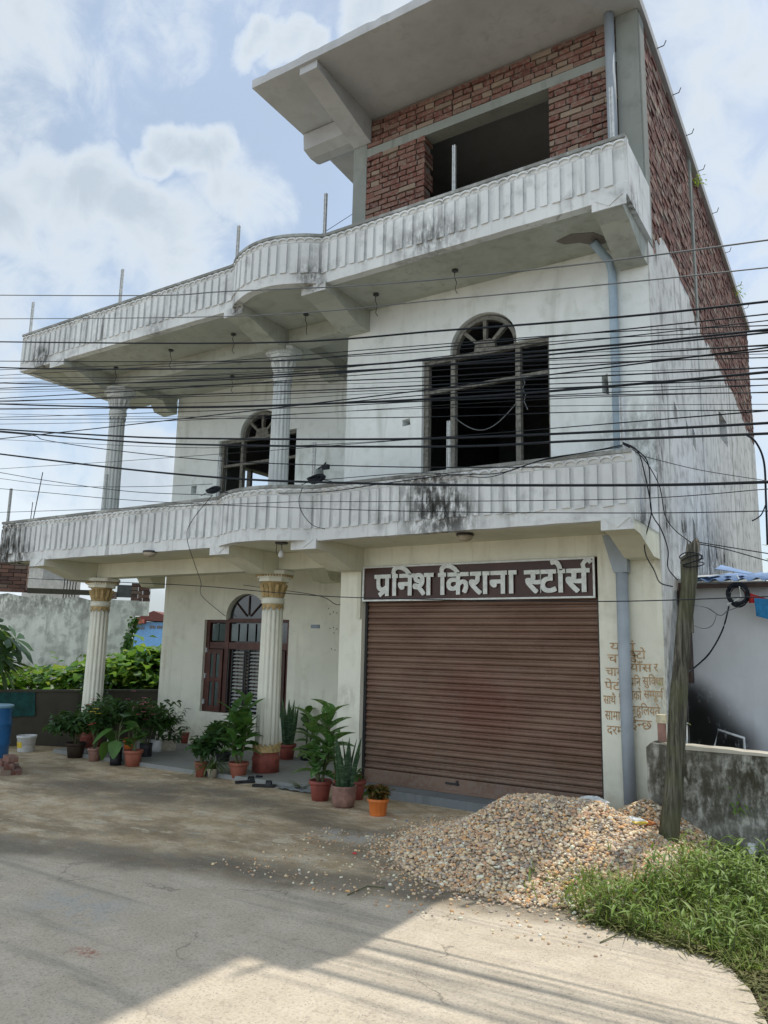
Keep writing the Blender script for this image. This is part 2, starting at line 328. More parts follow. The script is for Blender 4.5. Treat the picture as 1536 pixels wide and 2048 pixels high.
def yard_mat():
    g = G('worn_concrete_road')
    x, y, z = g.sep()
    wn = g.noise(1.3, 5, .6); mid = g.noise(4, 6, .65); fn = g.noise(55, 4, .7); sp = g.noise(160, 2, .5)
    # distance from the seam between the yard and the road:  y = -2.62 + .28*(x+.6) (about)
    seam = g.ma('ADD', g.ma('SUBTRACT', y, g.ma('MULTIPLY', x, .27)), 2.52)
    seam = g.ma('ADD', seam, g.ma('MULTIPLY', g.ma('SUBTRACT', wn, .5), .9))
    road = g.mix(g.rng(mid, .35, .7), (.50, .43, .335), (.585, .51, .405))
    yard = g.mix(g.rng(mid, .35, .65), (.42, .32, .195), (.60, .49, .34))
    yard = g.mix(g.ma('MULTIPLY', g.rng(g.noise(1.25, 7, .68, g.mapv((.7, 1.7, 1))), .46, .62), .75), yard, (.24, .18, .11))
    yard = g.mix(g.ma('MULTIPLY', g.rng(g.noise(2.6, 7, .7, g.mapv((.8, 1.6, 1), (3, 9, 0))), .54, .62), .8), yard, (.64, .55, .41))
    yard = g.mix(g.ma('MULTIPLY', g.rng(g.noise(3.1, 5, .6, g.mapv((1, 2.2, 1), (7, 3, 0))), .55, .7), .6), yard, (.36, .35, .30))
    isr = g.rng(seam, -.25, .1, 1, 0)
    c = g.mix(isr, yard, road)
    damp = g.ma('MULTIPLY', g.rng(g.ma('ABSOLUTE', g.ma('ADD', seam, -.12)), .05, .42, 1, 0), g.rng(mid, .3, .55, .55, 1))
    c = g.mix(g.ma('MULTIPLY', damp, .72), c, (.13, .118, .098))
    for (p, r, a, s3) in (((-4.55, -1.25, 0), 1.0, .8, (.6, 1.5, 1)), ((-5.6, -1.7, 0), .9, .7, (.5, 1.4, 1)), ((-2.4, -1.5, 0), .6, .7, (.8, 1.4, 1)), ((-1.6, -2.1, 0), .55, .55, (.6, 1.5, 1)), ((-7.2, -1.5, 0), .8, .5, (1, 1, 1)), ((-3.1, -1.35, 0), .35, .6, (1, 1, 1))):
        c = g.mix(g.ma('MULTIPLY', g.ma('MULTIPLY', g.blob(p, r, .35, s3), g.rng(wn, .3, .55)), a), c, (.15, .13, .10))
    for (p, r, a, s3) in (((-2.62, -4.15, 0), .42, .7, (.75, 1.2, 1)), ((-2.35, -4.35, 0), .2, .6, (1, 1, 1)), ((-2.25, -1.75, 0), .35, .7, (.7, 1.2, 1))):
        c = g.mix(g.ma('MULTIPLY', g.ma('MULTIPLY', g.blob(p, r, .3, s3), g.rng(mid, .42, .55)), a), c, (.41, .41, .385))
    c = g.mix(g.ma('MULTIPLY', g.ma('MULTIPLY', g.blob((-1.95, -4.58, 0), .11, .3, (.8, 1.5, 1)), g.rng(g.noise(30), .4, .6)), .8), c, (.36, .13, .08))
    # tyre-swept streaks along the road
    c = g.mix(g.ma('MULTIPLY', g.ma('MULTIPLY', g.rng(g.noise(1.0, 4, .6, g.mapv((.5, 6, 1), rot=(0, 0, -.25))), .5, .7), isr), .4), c, (.15, .148, .14))
    # hairline cracks
    v = g.n('ShaderNodeTexVoronoi'); v.feature = 'DISTANCE_TO_EDGE'; v.inputs['Scale'].default_value = .55
    w = g.n('ShaderNodeVectorMath', operation='ADD'); nz = g.n('ShaderNodeTexNoise'); nz.inputs['Scale'].default_value = 2.2; nz.inputs['Detail'].default_value = 6
    g.t.links.new(g.P(), nz.inputs['Vector']); g.t.links.new(g.P(), w.inputs[0])
    sc_ = g.n('ShaderNodeVectorMath', operation='SCALE'); g.t.links.new(nz.outputs['Color'], sc_.inputs[0]); sc_.inputs['Scale'].default_value = .7
    g.t.links.new(sc_.outputs[0], w.inputs[1]); g.t.links.new(w.outputs[0], v.inputs['Vector'])
    c = g.mix(g.ma('MULTIPLY', g.rng(v.outputs['Distance'], 0.0, .005, .5, 0), g.rng(g.noise(1.7, 3, .6), .5, .62)), c, (.05, .045, .035))
    c = g.mix(g.rng(fn, .42, .7, 0, .35), c, (.14, .125, .10))
    grit = g.n('ShaderNodeTexVoronoi'); grit.inputs['Scale'].default_value = 75; g.t.links.new(g.P(), grit.inputs['Vector'])
    gs = g.n('ShaderNodeSeparateColor'); g.t.links.new(grit.outputs['Color'], gs.inputs[0])
    near = g.rng(grit.outputs['Distance'], .18, .34, 1, 0)
    c = g.mix(g.ma('MULTIPLY', near, g.rng(gs.outputs[0], .76, .80, 0, .75)), c, (.58, .54, .47))
    c = g.mix(g.ma('MULTIPLY', near, g.rng(gs.outputs[1], .80, .84, 0, .7)), c, (.12, .11, .10))
    c = g.mix(g.ma('MULTIPLY', g.rng(g.noise(13, 6, .7), .55, .66), .3), c, (.17, .15, .12))
    g.bump(g.ma('ADD', g.ma('MULTIPLY', mid, .7), g.ma('MULTIPLY', fn, .5)), .5, .012)
    ro = g.rng(damp, 0, 1, .88, .6)
    return g.done(c, ro, **{'Specular IOR Level': .3})
yard_m = yard_mat()
soil_ground = plaster('bare_soil_ground', (.14, .115, .075), (.05, .06, .025), 1.0)

# ------------------------------------------------------------------ mesh helpers
class MB:
    def __init__(s): s.v = []; s.f = []; s.c = []
    def add(s, vs, fs, col=None):
        n = len(s.v); s.v += [tuple(p) for p in vs]; s.f += [tuple(i+n for i in f) for f in fs]
        if col is not None: s.c += [col]*len(vs)
        return s
    def box(s, x0, x1, y0, y1, z0, z1, col=None):
        v = [(x, y, z) for z in (z0, z1) for y in (y0, y1) for x in (x0, x1)]
        return s.add(v, [(0, 2, 3, 1), (4, 5, 7, 6), (0, 1, 5, 4), (2, 6, 7, 3), (0, 4, 6, 2), (1, 3, 7, 5)], col)
    def hexa(s, p, col=None):  # 8 points bottom 4 ccw, top 4 ccw
        return s.add(p, [(3, 2, 1, 0), (4, 5, 6, 7), (0, 1, 5, 4), (1, 2, 6, 5), (2, 3, 7, 6), (3, 0, 4, 7)], col)
    def prism(s, poly, axis, a, b, holes=()):
        """poly of 2-D points extruded along an axis from a to b, with holes"""
        def P(q, t): return {'x': (t, q[0], q[1]), 'y': (q[0], t, q[1]), 'z': (q[0], q[1], t)}[axis]
        loops = [list(poly)] + [list(h) for h in holes]
        tri = tessellate_polygon([[Vector((q[0], q[1], 0)) for q in l] for l in loops])
        flat = [q for l in loops for q in l]; n = len(flat)
        vs = [P(q, a) for q in flat] + [P(q, b) for q in flat]
        fs = [tuple(t) for t in tri] + [tuple(i+n for i in reversed(t)) for t in tri]
        k = 0
        for l in loops:
            m = len(l)
            for i in range(m): fs.append((k+i, k+(i+1) % m, n+k+(i+1) % m, n+k+i))
            k += m
        return s.add(vs, fs)
    def tube(s, pts, r, n=8, cap=True):
        pts = [Vector(p) for p in pts]; rr = r if isinstance(r, (list, tuple)) else [r]*len(pts)
        rings = []; up = Vector((0, 0, 1))
        for i, p in enumerate(pts):
            t = (pts[min(i+1, len(pts)-1)] - pts[max(i-1, 0)]).normalized()
            a = t.cross(up if abs(t.z) < .95 else Vector((1, 0, 0))).normalized(); b = a.cross(t)
            rings.append([p + (a*math.cos(2*PI*k/n) + b*math.sin(2*PI*k/n))*rr[i] for k in range(n)])
        vs = [q for ring in rings for q in ring]; fs = []
        for i in range(len(pts)-1):
            for k in range(n): fs.append((i*n+k, i*n+(k+1) % n, (i+1)*n+(k+1) % n, (i+1)*n+k))
        if cap: fs += [tuple(range(n-1, -1, -1)), tuple(range((len(pts)-1)*n, len(pts)*n))]
        return s.add(vs, fs)
    def lathe(s, prof, n=20, c=(0, 0, 0), flute=0, depth=0, sq=0):
        vs = []; fs = []
        for (r, z) in prof:
            for k in range(n):
                a = 2*PI*k/n
                q = r
                if flute: q = r*(1 - depth*(.5+.5*math.cos(flute*a))**2)
                vs.append((c[0]+q*math.cos(a), c[1]+q*math.sin(a), c[2]+z))
        m = len(prof)
        for i in range(m-1):
            for k in range(n): fs.append((i*n+k, i*n+(k+1) % n, (i+1)*n+(k+1) % n, (i+1)*n+k))
        fs += [tuple(range(n-1, -1, -1)), tuple(range((m-1)*n, m*n))]
        return s.add(vs, fs)
    def mesh(s, name, mat=None, smooth=False, fix=True):
        me = bpy.data.meshes.new(name); me.from_pydata([tuple(v) for v in s.v], [], s.f)
        if fix:
            bm = bmesh.new(); bm.from_mesh(me); bmesh.ops.recalc_face_normals(bm, faces=bm.faces); bm.to_mesh(me); bm.free()
        if s.c and len(s.c) == len(s.v):
            at = me.color_attributes.new('col', 'FLOAT_COLOR', 'POINT')
            at.data.foreach_set('color', np.array([(*c, 1) for c in s.c], dtype=np.float32).ravel())
        if mat: me.materials.append(mat)
        if smooth: me.polygons.foreach_set('use_smooth', [True]*len(me.polygons))
        me.update(); return me
    def build(s, name, mat, parent=None, smooth=False, loc=None, fix=True):
        me = s.mesh(name, mat, smooth, fix)
        return link(name, me, parent, loc)
def link(name, me, parent=None, loc=None):
    o = bpy.data.objects.new(name, me); COL.objects.link(o)
    if parent is not None:
        o.parent = parent
        top = parent
        off = Vector((0, 0, 0))
        while top is not None:
            off += top.location; top = top.parent
        o.location = (Vector(loc) if loc is not None else Vector((0, 0, 0))) - off if loc is None or True else loc
    elif loc is not None: o.location = loc
    return o
def tag(o, label=None, cat=None, group=None, kind=None):
    if label: o['label'] = label
    if cat: o['category'] = cat
    if group: o['group'] = group
    if kind: o['kind'] = kind
    return o
def thing(name, label, cat, loc=(0, 0, 0), group=None, rz=0):
    o = bpy.data.objects.new(name, None); COL.objects.link(o); o.location = loc; o.rotation_euler[2] = rz
    o.empty_display_size = .1
    return tag(o, label, cat, group)
def lerp(a, b, t): return a+(b-a)*t

# ------------------------------------------------------------------ setting: ground
def sheet(name, poly, z, mat):
    mb = MB(); tri = tessellate_polygon([[Vector((p[0], p[1], 0)) for p in poly]])
    mb.add([(p[0], p[1], z) for p in poly], [tuple(t) for t in tri])
    me = mb.mesh(name, mat)
    o = link(name, me); 
    if me.polygons[0].normal.z < 0: me.flip_normals()
    return tag(o, kind='structure')
sheet('ground', [(-400, -300), (400, -300), (400, 500), (-400, 500)], -.03, soil_ground)
road_edge = [(-.25, .6), (-.2, -1.8), (-.16, -2.44), (.02, -2.55), (.14, -2.60), (.44, -2.66), (.7, -2.68), (.87, -2.80), (1.0, -3.04), (1.11, -3.38), (1.25, -4.0), (1.5, -5.5), (2.0, -9), (2.5, -14), (5, -40)]
sheet('road', [(-60, -40), (-60, -1.0), (-14, -.4), (-9.5, -.2), (-8.2, .3), (-8.2, 1.6), (-3.5, 1.6)] + road_edge, 0.0, yard_m)

# ------------------------------------------------------------------ the house
B = .924         # depth of the balconies
house = thing('house', 'three-storey house with bare brick top floor, scalloped white balconies and brown roller shutter', 'house', (-4, 0, 0))
XL, XR, REC, DEP = -8.144, 0.0, 1.285, 8.33
P1, P2 = -3.678, -3.366

def arch_poly(xa, xb, z0, zs, ztop, n=18):
    """half-ellipse arch outline, from lower left round to lower right"""
    cx, rx = (xa+xb)/2, (xb-xa)/2
    return [(cx - rx*math.cos(PI*k/n), zs + (ztop-zs)*math.sin(PI*k/n)) for k in range(n+1)]
def win_hole(x0, x1, z0, z1, xa, xb, ztop):
    return [(x0, z0), (x0, z1), (xa, z1)] + arch_poly(xa, xb, z0, z1+.06, ztop) + [(xb, z1), (x1, z1), (x1, z0)]

# walls, ground floor
w = MB(); w.prism([(P1, 0), (P2, 0), (P2, 2.725), (P1, 2.725)], 'y', 0, .30); w.build('left_pier', cream_pl, house).name = 'pier'
w = MB(); w.prism([(P2, 2.505), (-.598, 2.505), (-.598, 2.725), (P2, 2.725)], 'y', 0, .25); w.build('lintel', cream_pl, house)
w = MB(); w.prism([(-.598, -.05), (-.003, -.05), (-.003, 2.725), (-.598, 2.725)], 'y', 0, .22); w.build('pier', cream_pl, house)
rw_hole = win_hole(-7.2, -5.5, .55, 1.94, -6.75, -5.95, 2.33)
w = MB(); w.prism([(XL, 0), (P1+.02, 0), (P1+.02, 2.72), (XL, 2.72)], 'y', REC, REC+.2, [rw_hole]); w.build('recess_wall', cream_pl, house)
w = MB(); w.box(P1+.003, P1+.2, .297, REC-.003, 0, 2.69); w.build('recess_side_wall', cream_pl, house)
# pier skirting
w = MB(); w.box(P1-.012, P2+.012, -.014, .2, 0, .17); w.build('skirting', red_base, house)
# upper floor
w = MB(); w.prism([(P1, 2.88), (XR-.003, 2.88), (XR-.003, 5.705), (P1, 5.705)], 'y', 0, .22, [win_hole(-2.60, -1.05, 3.40, 4.90, -2.23, -1.42, 5.33),
    [(-2.86, 4.14), (-2.86, 4.22), (-2.76, 4.23), (-2.75, 4.15)], [(-.50, 4.16), (-.50, 4.34), (-.44, 4.36), (-.43, 4.14)]]); w.build('front_wall', bluewhite, house)
w = MB(); w.prism([(XL, 2.88), (P1+.02, 2.88), (P1+.02, 5.705), (XL, 5.705)], 'y', REC, REC+.2, [win_hole(-7.11, -5.51, 3.45, 4.82, -6.66, -5.85, 5.22),
    [(-5.15, 4.02), (-5.13, 4.14), (-4.98, 4.16), (-4.97, 4.03)], [(-7.7, 4.0), (-7.7, 4.13), (-7.57, 4.13), (-7.58, 3.99)]]); w.build('recess_wall', bluewhite, house)
w = MB(); w.box(P1+.003, P1+.2, .217, REC-.003, 2.88, 5.68); w.build('recess_side_wall', bluewhite, house)
# left wall with its opening, back wall
w = MB(); w.prism([(REC+.2, 0), (DEP, 0), (DEP, 5.86), (REC+.2, 5.86)], 'x', XL, XL+.2, [[(2.78, 3.6), (2.78, 4.80), (3.85, 4.80), (3.85, 3.6)]]); w.build('left_wall', conc, house)
w = MB(); w.prism([(2.78, 3.6), (2.84, 3.6), (2.84, 4.8), (2.78, 4.8)], 'x', XL+.02, XL+.12)
w.prism([(3.05, 3.6), (3.10, 3.6), (3.10, 4.8), (3.05, 4.8)], 'x', XL+.02, XL+.12); w.build('window_mullion', wood_grey, house)
w = MB(); w.box(XL+.2, XR-.2, DEP-.2, DEP-.002, 0, 8.0); w.build('back_wall', conc, house)
w = MB(); w.box(P1+.002, P1+.2, .22, DEP-.2, 5.84, 8.35); w.build('top_left_wall', mortar_m, house)
# right side wall: plaster with ragged top edge and holes; bare brick above
def quad(u0, w0, u1, w1):
    a = onX(u0, w0, 0); b = onX(u1, w1, 0); return a, b
holes = [[(4.07, 4.64), (4.07, 5.05), (4.80, 5.05), (4.80, 4.65)]]
for (y, z, a, h) in ((.41, 4.21, .05, .13), (1.04, 4.17, .09, .11), (1.65, 4.13, .07, .11), (2.05, 4.12, .11, .15), (4.22, 3.99, .06, .09), (5.67, 3.94, .05, .08), (.30, 2.93, .06, .14), (1.1, 2.91, .05, .08), (1.76, 2.96, .09, .16), (3.2, 2.88, .07, .09), (3.85, 2.86, .07, .09), (4.6, 2.8, .07, .09)):
    holes.append([(y-a, z-h*.6), (y-a*.9, z+h), (y+a*.6, z+h*.5), (y+a, z-h)])
edge = [(0.0, 5.86), (.17, 5.90), (.3, 5.72), (.42, 5.9), (.74, 6.10), (1.3, 6.07), (2.16, 6.0), (2.5, 5.84), (2.82, 5.76), (3.4, 5.84), (4.07, 5.83), (4.9, 5.76), (5.72, 5.79), (6.7, 5.66), (7.73, 5.53), (8.33, 5.48)]
w = MB(); w.prism([(.224, -.05), (8.33, -.05)] + [e for e in edge if e[0] > .25][::-1] + [(.224, 5.68)], 'x', -.2, 0, holes); w.build('side_wall', side_pl, house)
w = MB(); w.box(-.2, -.02, .22, DEP-.22, 5.3, 8.36); w.build('side_wall_core', mortar_m, house)
# plaster strips standing proud on the side wall
w = MB()
for (y0, y1, z0, z1) in ((0.002, .24, 0, 5.7), (2.62, 2.80, 1.8, 5.9)):
    w = MB(); w.box(-.002 if y0 > 1 else -.0025, .010, y0, y1, z0, z1); w.build('plaster_band', side_pl, house)
w = MB(); w.box(-.015, .014, 2.66, 2.78, 5.9, 8.2); w.build('concrete_band', conc, house)
w = MB(); w.box(-.0025, .014, .012, .20, 5.71, 8.35); w.build('concrete_band', conc, house)
# floor slabs and ceilings inside
for z0, z1 in ((-.02, .06), (2.755, 2.88), (5.695, 5.84)):
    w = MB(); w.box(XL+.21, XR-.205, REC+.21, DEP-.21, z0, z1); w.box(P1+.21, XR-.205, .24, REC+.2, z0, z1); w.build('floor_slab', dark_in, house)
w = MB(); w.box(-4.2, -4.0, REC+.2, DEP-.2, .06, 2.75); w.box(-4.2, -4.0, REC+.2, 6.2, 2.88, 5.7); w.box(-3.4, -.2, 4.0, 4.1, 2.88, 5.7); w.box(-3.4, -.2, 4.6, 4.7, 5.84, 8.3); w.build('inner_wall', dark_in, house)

# ---- parapet path in plan (with the rounded bulge over the porch column)
def plan_path(xl, xr, step=.02):
    pts = []
    def dy(x):
        a, b = -4.80, -3.44
        if x <= a or x >= b: return 0
        t = (x-a)/(b-a)
        return -.27*math.sin(PI*t)**.75
    x = xl
    while x < xr-1e-6: pts.append((x, -B+dy(x))); x += step
    pts.append((xr, -B)); return pts
def along(path):
    s = [0]
    for a, b in zip(path, path[1:]): s.append(s[-1]+math.hypot(b[0]-a[0], b[1]-a[1]))
    return s
def at_s(path, S, s):
    import bisect
    i = max(0, min(len(S)-2, bisect.bisect_right(S, s)-1)); t = (s-S[i])/(S[i+1]-S[i])
    a, b = path[i], path[i+1]; tx, ty = b[0]-a[0], b[1]-a[1]; L = math.hypot(tx, ty)
    return (a[0]+tx*t, a[1]+ty*t), (tx/L, ty/L)
def balcony(z0, xr, soff):
    zt = z0+.605; xl = -9.29
    par = tag(bpy.data.objects.new('parapet', None)); COL.objects.link(par); par.parent = house; par.location = (0-(-4), 0, 0)
    path = plan_path(xl, xr); S = along(path); Ltot = S[-1]
    prof = [(0.0, z0), (0.0, z0+.135), (.012, z0+.150), (.012, z0+.50), (0, z0+.515), (-.004, zt-.012), (.012, zt), (.10, zt), (.10, z0)]
    mb = MB(); n = len(prof); vs = []; fs = []
    for i, p in enumerate(path):
        a = path[max(0, i-1)]; b = path[min(len(path)-1, i+1)]; tx, ty = b[0]-a[0], b[1]-a[1]; L = math.hypot(tx, ty); nx, ny = ty/L, -tx/L
        wob = .004*math.sin(i*.31)+.003*math.sin(i*.113+z0)
        for (d, z) in prof: vs.append((p[0]-nx*d, p[1]-ny*d, z+(wob if z > z0+.3 else wob*.4)))
    for i in range(len(path)-1):
        for k in range(n): fs.append((i*n+k, i*n+(k+1) % n, (i+1)*n+(k+1) % n, (i+1)*n+k))
    fs += [tuple(range(n)), tuple(range((len(path)-1)*n+n-1, (len(path)-1)*n-1, -1))]
    mb.add(vs, fs)
    # returns at both ends
    mb.box(xr-.10, xr-.001, -B+.10, -.02, z0, zt-.02); mb.box(xl+.001, xl+.10, -B+.10, REC-.02, z0, zt-.02)
    mb.build('parapet_wall', white_pl, par)
    # raised boards
    k = 0; s = .05; R = random.Random(int(z0*10)); pitch = .1255
    me = None
    meshes = []
    for q in range(4):
        m2 = MB(); wd = .072+.006*q; ext = .013+.004*(q % 2); h0 = .135-.006*q
        m2.hexa([(-wd/2, -ext, h0), (wd/2, -ext-.004, h0+.004*(q-1)), (wd/2, .016, h0), (-wd/2, .016, h0), (-wd/2, -ext*.7, .495), (wd/2, -ext*.7-.002, .495), (wd/2, .016, .495), (-wd/2, .016, .495)])
        meshes.append(m2.mesh('raised_board', white_pl))
    while s < Ltot-.05:
        (px, py), (tx, ty) = at_s(path, S, s)
        o = link('raised_board', R.choice(meshes), par, (px, py, z0+R.uniform(-.004, .004))); o.rotation_euler[2] = math.atan2(ty, tx)+R.uniform(-.03, .03)
        s += pitch*R.uniform(.96, 1.04)
    # scalloped lip
    m3 = MB(); s = .02; pr = .105
    while s < Ltot-.10:
        for j in range(6):
            a0, a1 = PI*j/6, PI*(j+1)/6
            s0, s1 = s+pr*(1-math.cos(a0))/2, s+pr*(1-math.cos(a1))/2
            d0, d1 = .032*math.sin(a0), .032*math.sin(a1)
            (p0, t0), (p1, t1) = at_s(path, S, s0), at_s(path, S, s1)
            def Q(p, t, out, z): return (p[0]+t[1]*out, p[1]-t[0]*out, z)
            lo0, lo1 = zt-.088+d0*1.0, zt-.088+d1*1.0
            # arch band
            m3.hexa([Q(p0, t0, .02, lo0), Q(p1, t1, .02, lo1), Q(p1, t1, -.004, lo1), Q(p0, t0, -.004, lo0), Q(p0, t0, .017, lo0+.020), Q(p1, t1, .017, lo1+.020), Q(p1, t1, -.004, lo1+.020), Q(p0, t0, -.004, lo0+.020)])
        s += pr
    m3.build('scallop_trim', white_pl, par)
    m4 = MB(); s = .0
    def strip(out, za, zb):
        i = 0
        while i < len(path)-1:
            j = min(i+3, len(path)-1); a, b = path[i], path[j]; tx, ty = b[0]-a[0], b[1]-a[1]; L = math.hypot(tx, ty) or 1; nx, ny = ty/L, -tx/L
            m4.hexa([(a[0]+nx*out, a[1]+ny*out, za), (b[0]+nx*out, b[1]+ny*out, za), (b[0]-nx*.004, b[1]-ny*.004, za), (a[0]-nx*.004, a[1]-ny*.004, za),
                     (a[0]+nx*out, a[1]+ny*out, zb), (b[0]+nx*out, b[1]+ny*out, zb), (b[0]-nx*.004, b[1]-ny*.004, zb), (a[0]-nx*.004, a[1]-ny*.004, zb)])
            i = j
    strip(.022, zt-.030, zt+.004); m4.build('coping', coping_pl, par)
    # slab under the parapet (polygon following the bulge)
    sl = MB(); poly = [(p[0], p[1]+.102) for p in path] + [(xr-.10, REC*0-.001), (P1, -.001), (P1, REC-.002), (xl+.101, REC-.002)]
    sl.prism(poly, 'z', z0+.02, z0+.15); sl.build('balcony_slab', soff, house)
    # drips under the parapet: small knobs of the moulded band
    for (xa, xb, zt_, zw, y1) in ((-8.48, -8.16, 0, 0, REC), (-4.92, -4.62, 0, 0, REC), (P1-.012, P2+.012, 0, 0, 0), (-.27, -.001, 0, 0, 0)):
        bm_ = MB(); zb_t = z0-.085; zb_w = z0-.25
        ya = -B-.004 if xa < -4.7 or xa > -3.9 else -B-.004
        if xa < -4.5 and xa > -5: ya = -B-.012
        bm_.prism([(ya, z0+.018), (ya, zb_t), (ya+.22, zb_t-.02), (-.25, zb_w), (-.002 if y1 == 0 else .02, zb_w)] + ([(-.002, z0+.018)] if y1 == 0 else [(.20, zb_w), (.32, z0-.10), (REC-.32, z0-.10), (REC-.22, zb_w+.02), (REC-.002, zb_w), (REC-.002, z0+.018)]), 'x', xa, xb)
        bm_.build('beam', soff, house)
    return path
balcony(2.70, .004, soffit_low)
balcony(5.68, .05, soffit_pl)
# white faces of the beam tips
for z0 in (2.70, 5.68):
    for (xa, xb) in ((-8.485, -8.155), (-4.925, -4.615), (P1-.016, P2+.016), (-.275, .002 if z0 < 3 else .04)):
        w = MB(); y = -B-.020
        w.prism([(xa, z0+.012), (xa, z0-.09), (xb, z0-.09), (xb, z0+.012)], 'y', y, y+.015)
        w.prism([(xa+.03, z0+.01), ((xa+xb)/2, z0-.075), (xb-.03, z0+.01)], 'y', y-.008, y-.0005)
        w.build('beam_end_cap', white_pl, house)
# porch front beams between the columns
for z0, m in ((2.70, soffit_low), (5.68, soffit_pl)):
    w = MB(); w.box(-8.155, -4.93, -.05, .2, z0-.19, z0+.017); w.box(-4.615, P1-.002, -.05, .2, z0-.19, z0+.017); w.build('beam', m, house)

# ---- roof slab (falls a little towards the back), beams and corbel
def roof():
    X0, X1 = -4.395, .045
    zb, zr = 8.41, 7.86
    w = MB(); R = random.Random(3)
    n = 44; vs = []; fs = []
    for i in range(n+1):
        x = lerp(X0, X1, i/n); j = R.uniform(-.006, .006); j2 = R.uniform(-.007, .009)
        for (y, z) in ((-1.22+j*.4, zb), (-1.22+j, zb+.06), (-1.215+j*1.4, zb+.115+j2)): vs.append((x, y, z))
        for (y, z) in ((.25, zb+.12), (8.4, zr+.13), (8.4, zr), (.25, zb)): vs.append((x, y, z))
    m = 7
    for i in range(n):
        for k in range(m): fs.append((i*m+k, i*m+(k+1) % m, (i+1)*m+(k+1) % m, (i+1)*m+k))
    fs += [tuple(range(m)), tuple(range(n*m+m-1, n*m-1, -1))]
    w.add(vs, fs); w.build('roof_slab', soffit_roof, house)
    w = MB(); w.prism([(-1.18, zb+.01), (-1.18, zb-.10), (-1.02, zb-.12), (-.02, zb-.36), (-.002, zb-.36), (-.002, zb+.01)], 'x', P1+.01, P2-.04); w.build('beam', soffit_roof, house)
    w = MB(); w.prism([(-.15, zb+.01), (-.22, zb-.02), (-.20, zb-.24), (-.05, zb-.28), (.10, zb-.27), (.16, zb-.24), (.20, zb-.12), (.30, zb+.01)], 'x', -4.37, P1-.002); w.build('beam', soffit_roof, house)
roof()
# concrete frame of the top floor
w = MB(); w.box(P1, -3.47, .001, .21, 5.84, 8.405); w.box(P1, -3.47, .21, .22, 5.84, 8.3); w.build('corner_post', conc, house)
w = MB(); w.box(-.235, -.003, .001, .21, 5.84, 8.405); w.build('corner_post', conc, house)
w = MB(); w.box(-3.469, -.236, .0, .20, 7.855, 7.975); w.build('lintel', conc, house)
w = MB(); w.box(-3.469, -2.63, .030, .19, 5.84, 7.854); w.box(-.98, -.236, .030, .19, 5.84, 7.854); w.box(-3.469, -.236, .030, .19, 7.976, 8.40); w.box(-2.63, -.98, .03, .19, 5.84, 6.6); w.build('masonry_core', mortar_m, house)
# bricks of the front, one by one
brick_variants = {}
def brick_mesh(L, D, key):
    if key not in brick_variants:
        R = random.Random(hash(key) % 1000); out_ = []
        for q in range(3):
            m = MB(); j = lambda s=.004: R.uniform(-s, s)
            x0, x1, h = -L/2, L/2, .029
            m.hexa([(x0+j(), j(.007), -h+j()), (x1+j(), j(.007), -h+j()), (x1+j(), D, -h), (x0+j(), D, -h), (x0+j(), j(.007), h+j()), (x1+j(), j(.007), h+j()), (x1+j(), D, h), (x0+j(), D, h)])
            out_.append(m.mesh('brick', brick_m))
        brick_variants[key] = out_
    return brick_variants[key]
RB = random.Random(11)
def lay(x0, x1, z0, z1, end0=False, end1=False):
    z = z0+.034; row = 0
    while z < z1-.02:
        header = (row % 2 == 1) and RB.random() < .7
        L = .115 if header else .235; step = L+.017
        x = x0 - (L*.5 if row % 2 else 0)
        while x < x1-.01:
            a, b = max(x, x0+.004), min(x+L, x1-.004)
            if b-a > .03:
                deep = (end0 and a < x0+.01) or (end1 and b > x1-.01)
                Lr = round((b-a)*40)/40 or .025
                D = .215 if deep else .06
                o = link('brick', RB.choice(brick_mesh(Lr, D, (Lr, D))), house, ((a+b)/2, RB.uniform(-.006, .006), z))
                o.scale = ((b-a)/Lr, 1, 1)
                o.rotation_euler = (0, RB.uniform(-.02, .02), 0)
            x += step*RB.uniform(.97, 1.03)
        z += .0755; row += 1
lay(-3.468, -2.60, 6.28, 7.852, False, True)
lay(-1.005, -.238, 6.28, 7.852, True, False)
lay(-3.468, -.238, 7.978, 8.405)
# brickwork of the side wall: seen end on, joined
def side_bricks():
    w = MB(); R = random.Random(5); z = 5.5; row = 0
    cols = [(.16, .075, .062), (.21, .10, .082), (.19, .11, .09), (.26, .16, .13), (.13, .07, .06), (.27, .21, .175)]
    def ez(y):
        for (a, b) in zip(edge, edge[1:]):
            if a[0] <= y <= b[0]: return lerp(a[1], b[1], (y-a[0])/(b[0]-a[0]))
        return 5.5
    while z < 8.42:
        y = .20 - (.06 if row % 2 else 0)
        while y < 8.32:
            L = .235 if row % 2 else .115
            a, b = max(y, .205), min(y+L, 8.325)
            zr = lerp(8.41, 7.90, max(0, (a-.25))/8.1)
            if b-a > .03 and z+.02 > ez((a+b)/2)-.02 and z < zr-.03 and not (2.64 < (a+b)/2 < 2.80):
                j = lambda s=.003: R.uniform(-s, s); t = R.uniform(-.009, .007); c = R.choice(cols); q = R.uniform(.75, 1.2); c = tuple(k*q for k in c)
                w.hexa([(t+j(), a, z-.031+j()), (t+j(), b, z-.031+j()), (-.05, b, z-.031), (-.05, a, z-.031), (t+j(), a, z+.031+j()), (t+j(), b, z+.031+j()), (-.05, b, z+.031), (-.05, a, z+.031)], c)
            y += L+.012
        z += .0755; row += 1
    o = w.build('brickwork', brick_attr, house); o['kind'] = 'stuff'
side_bricks()

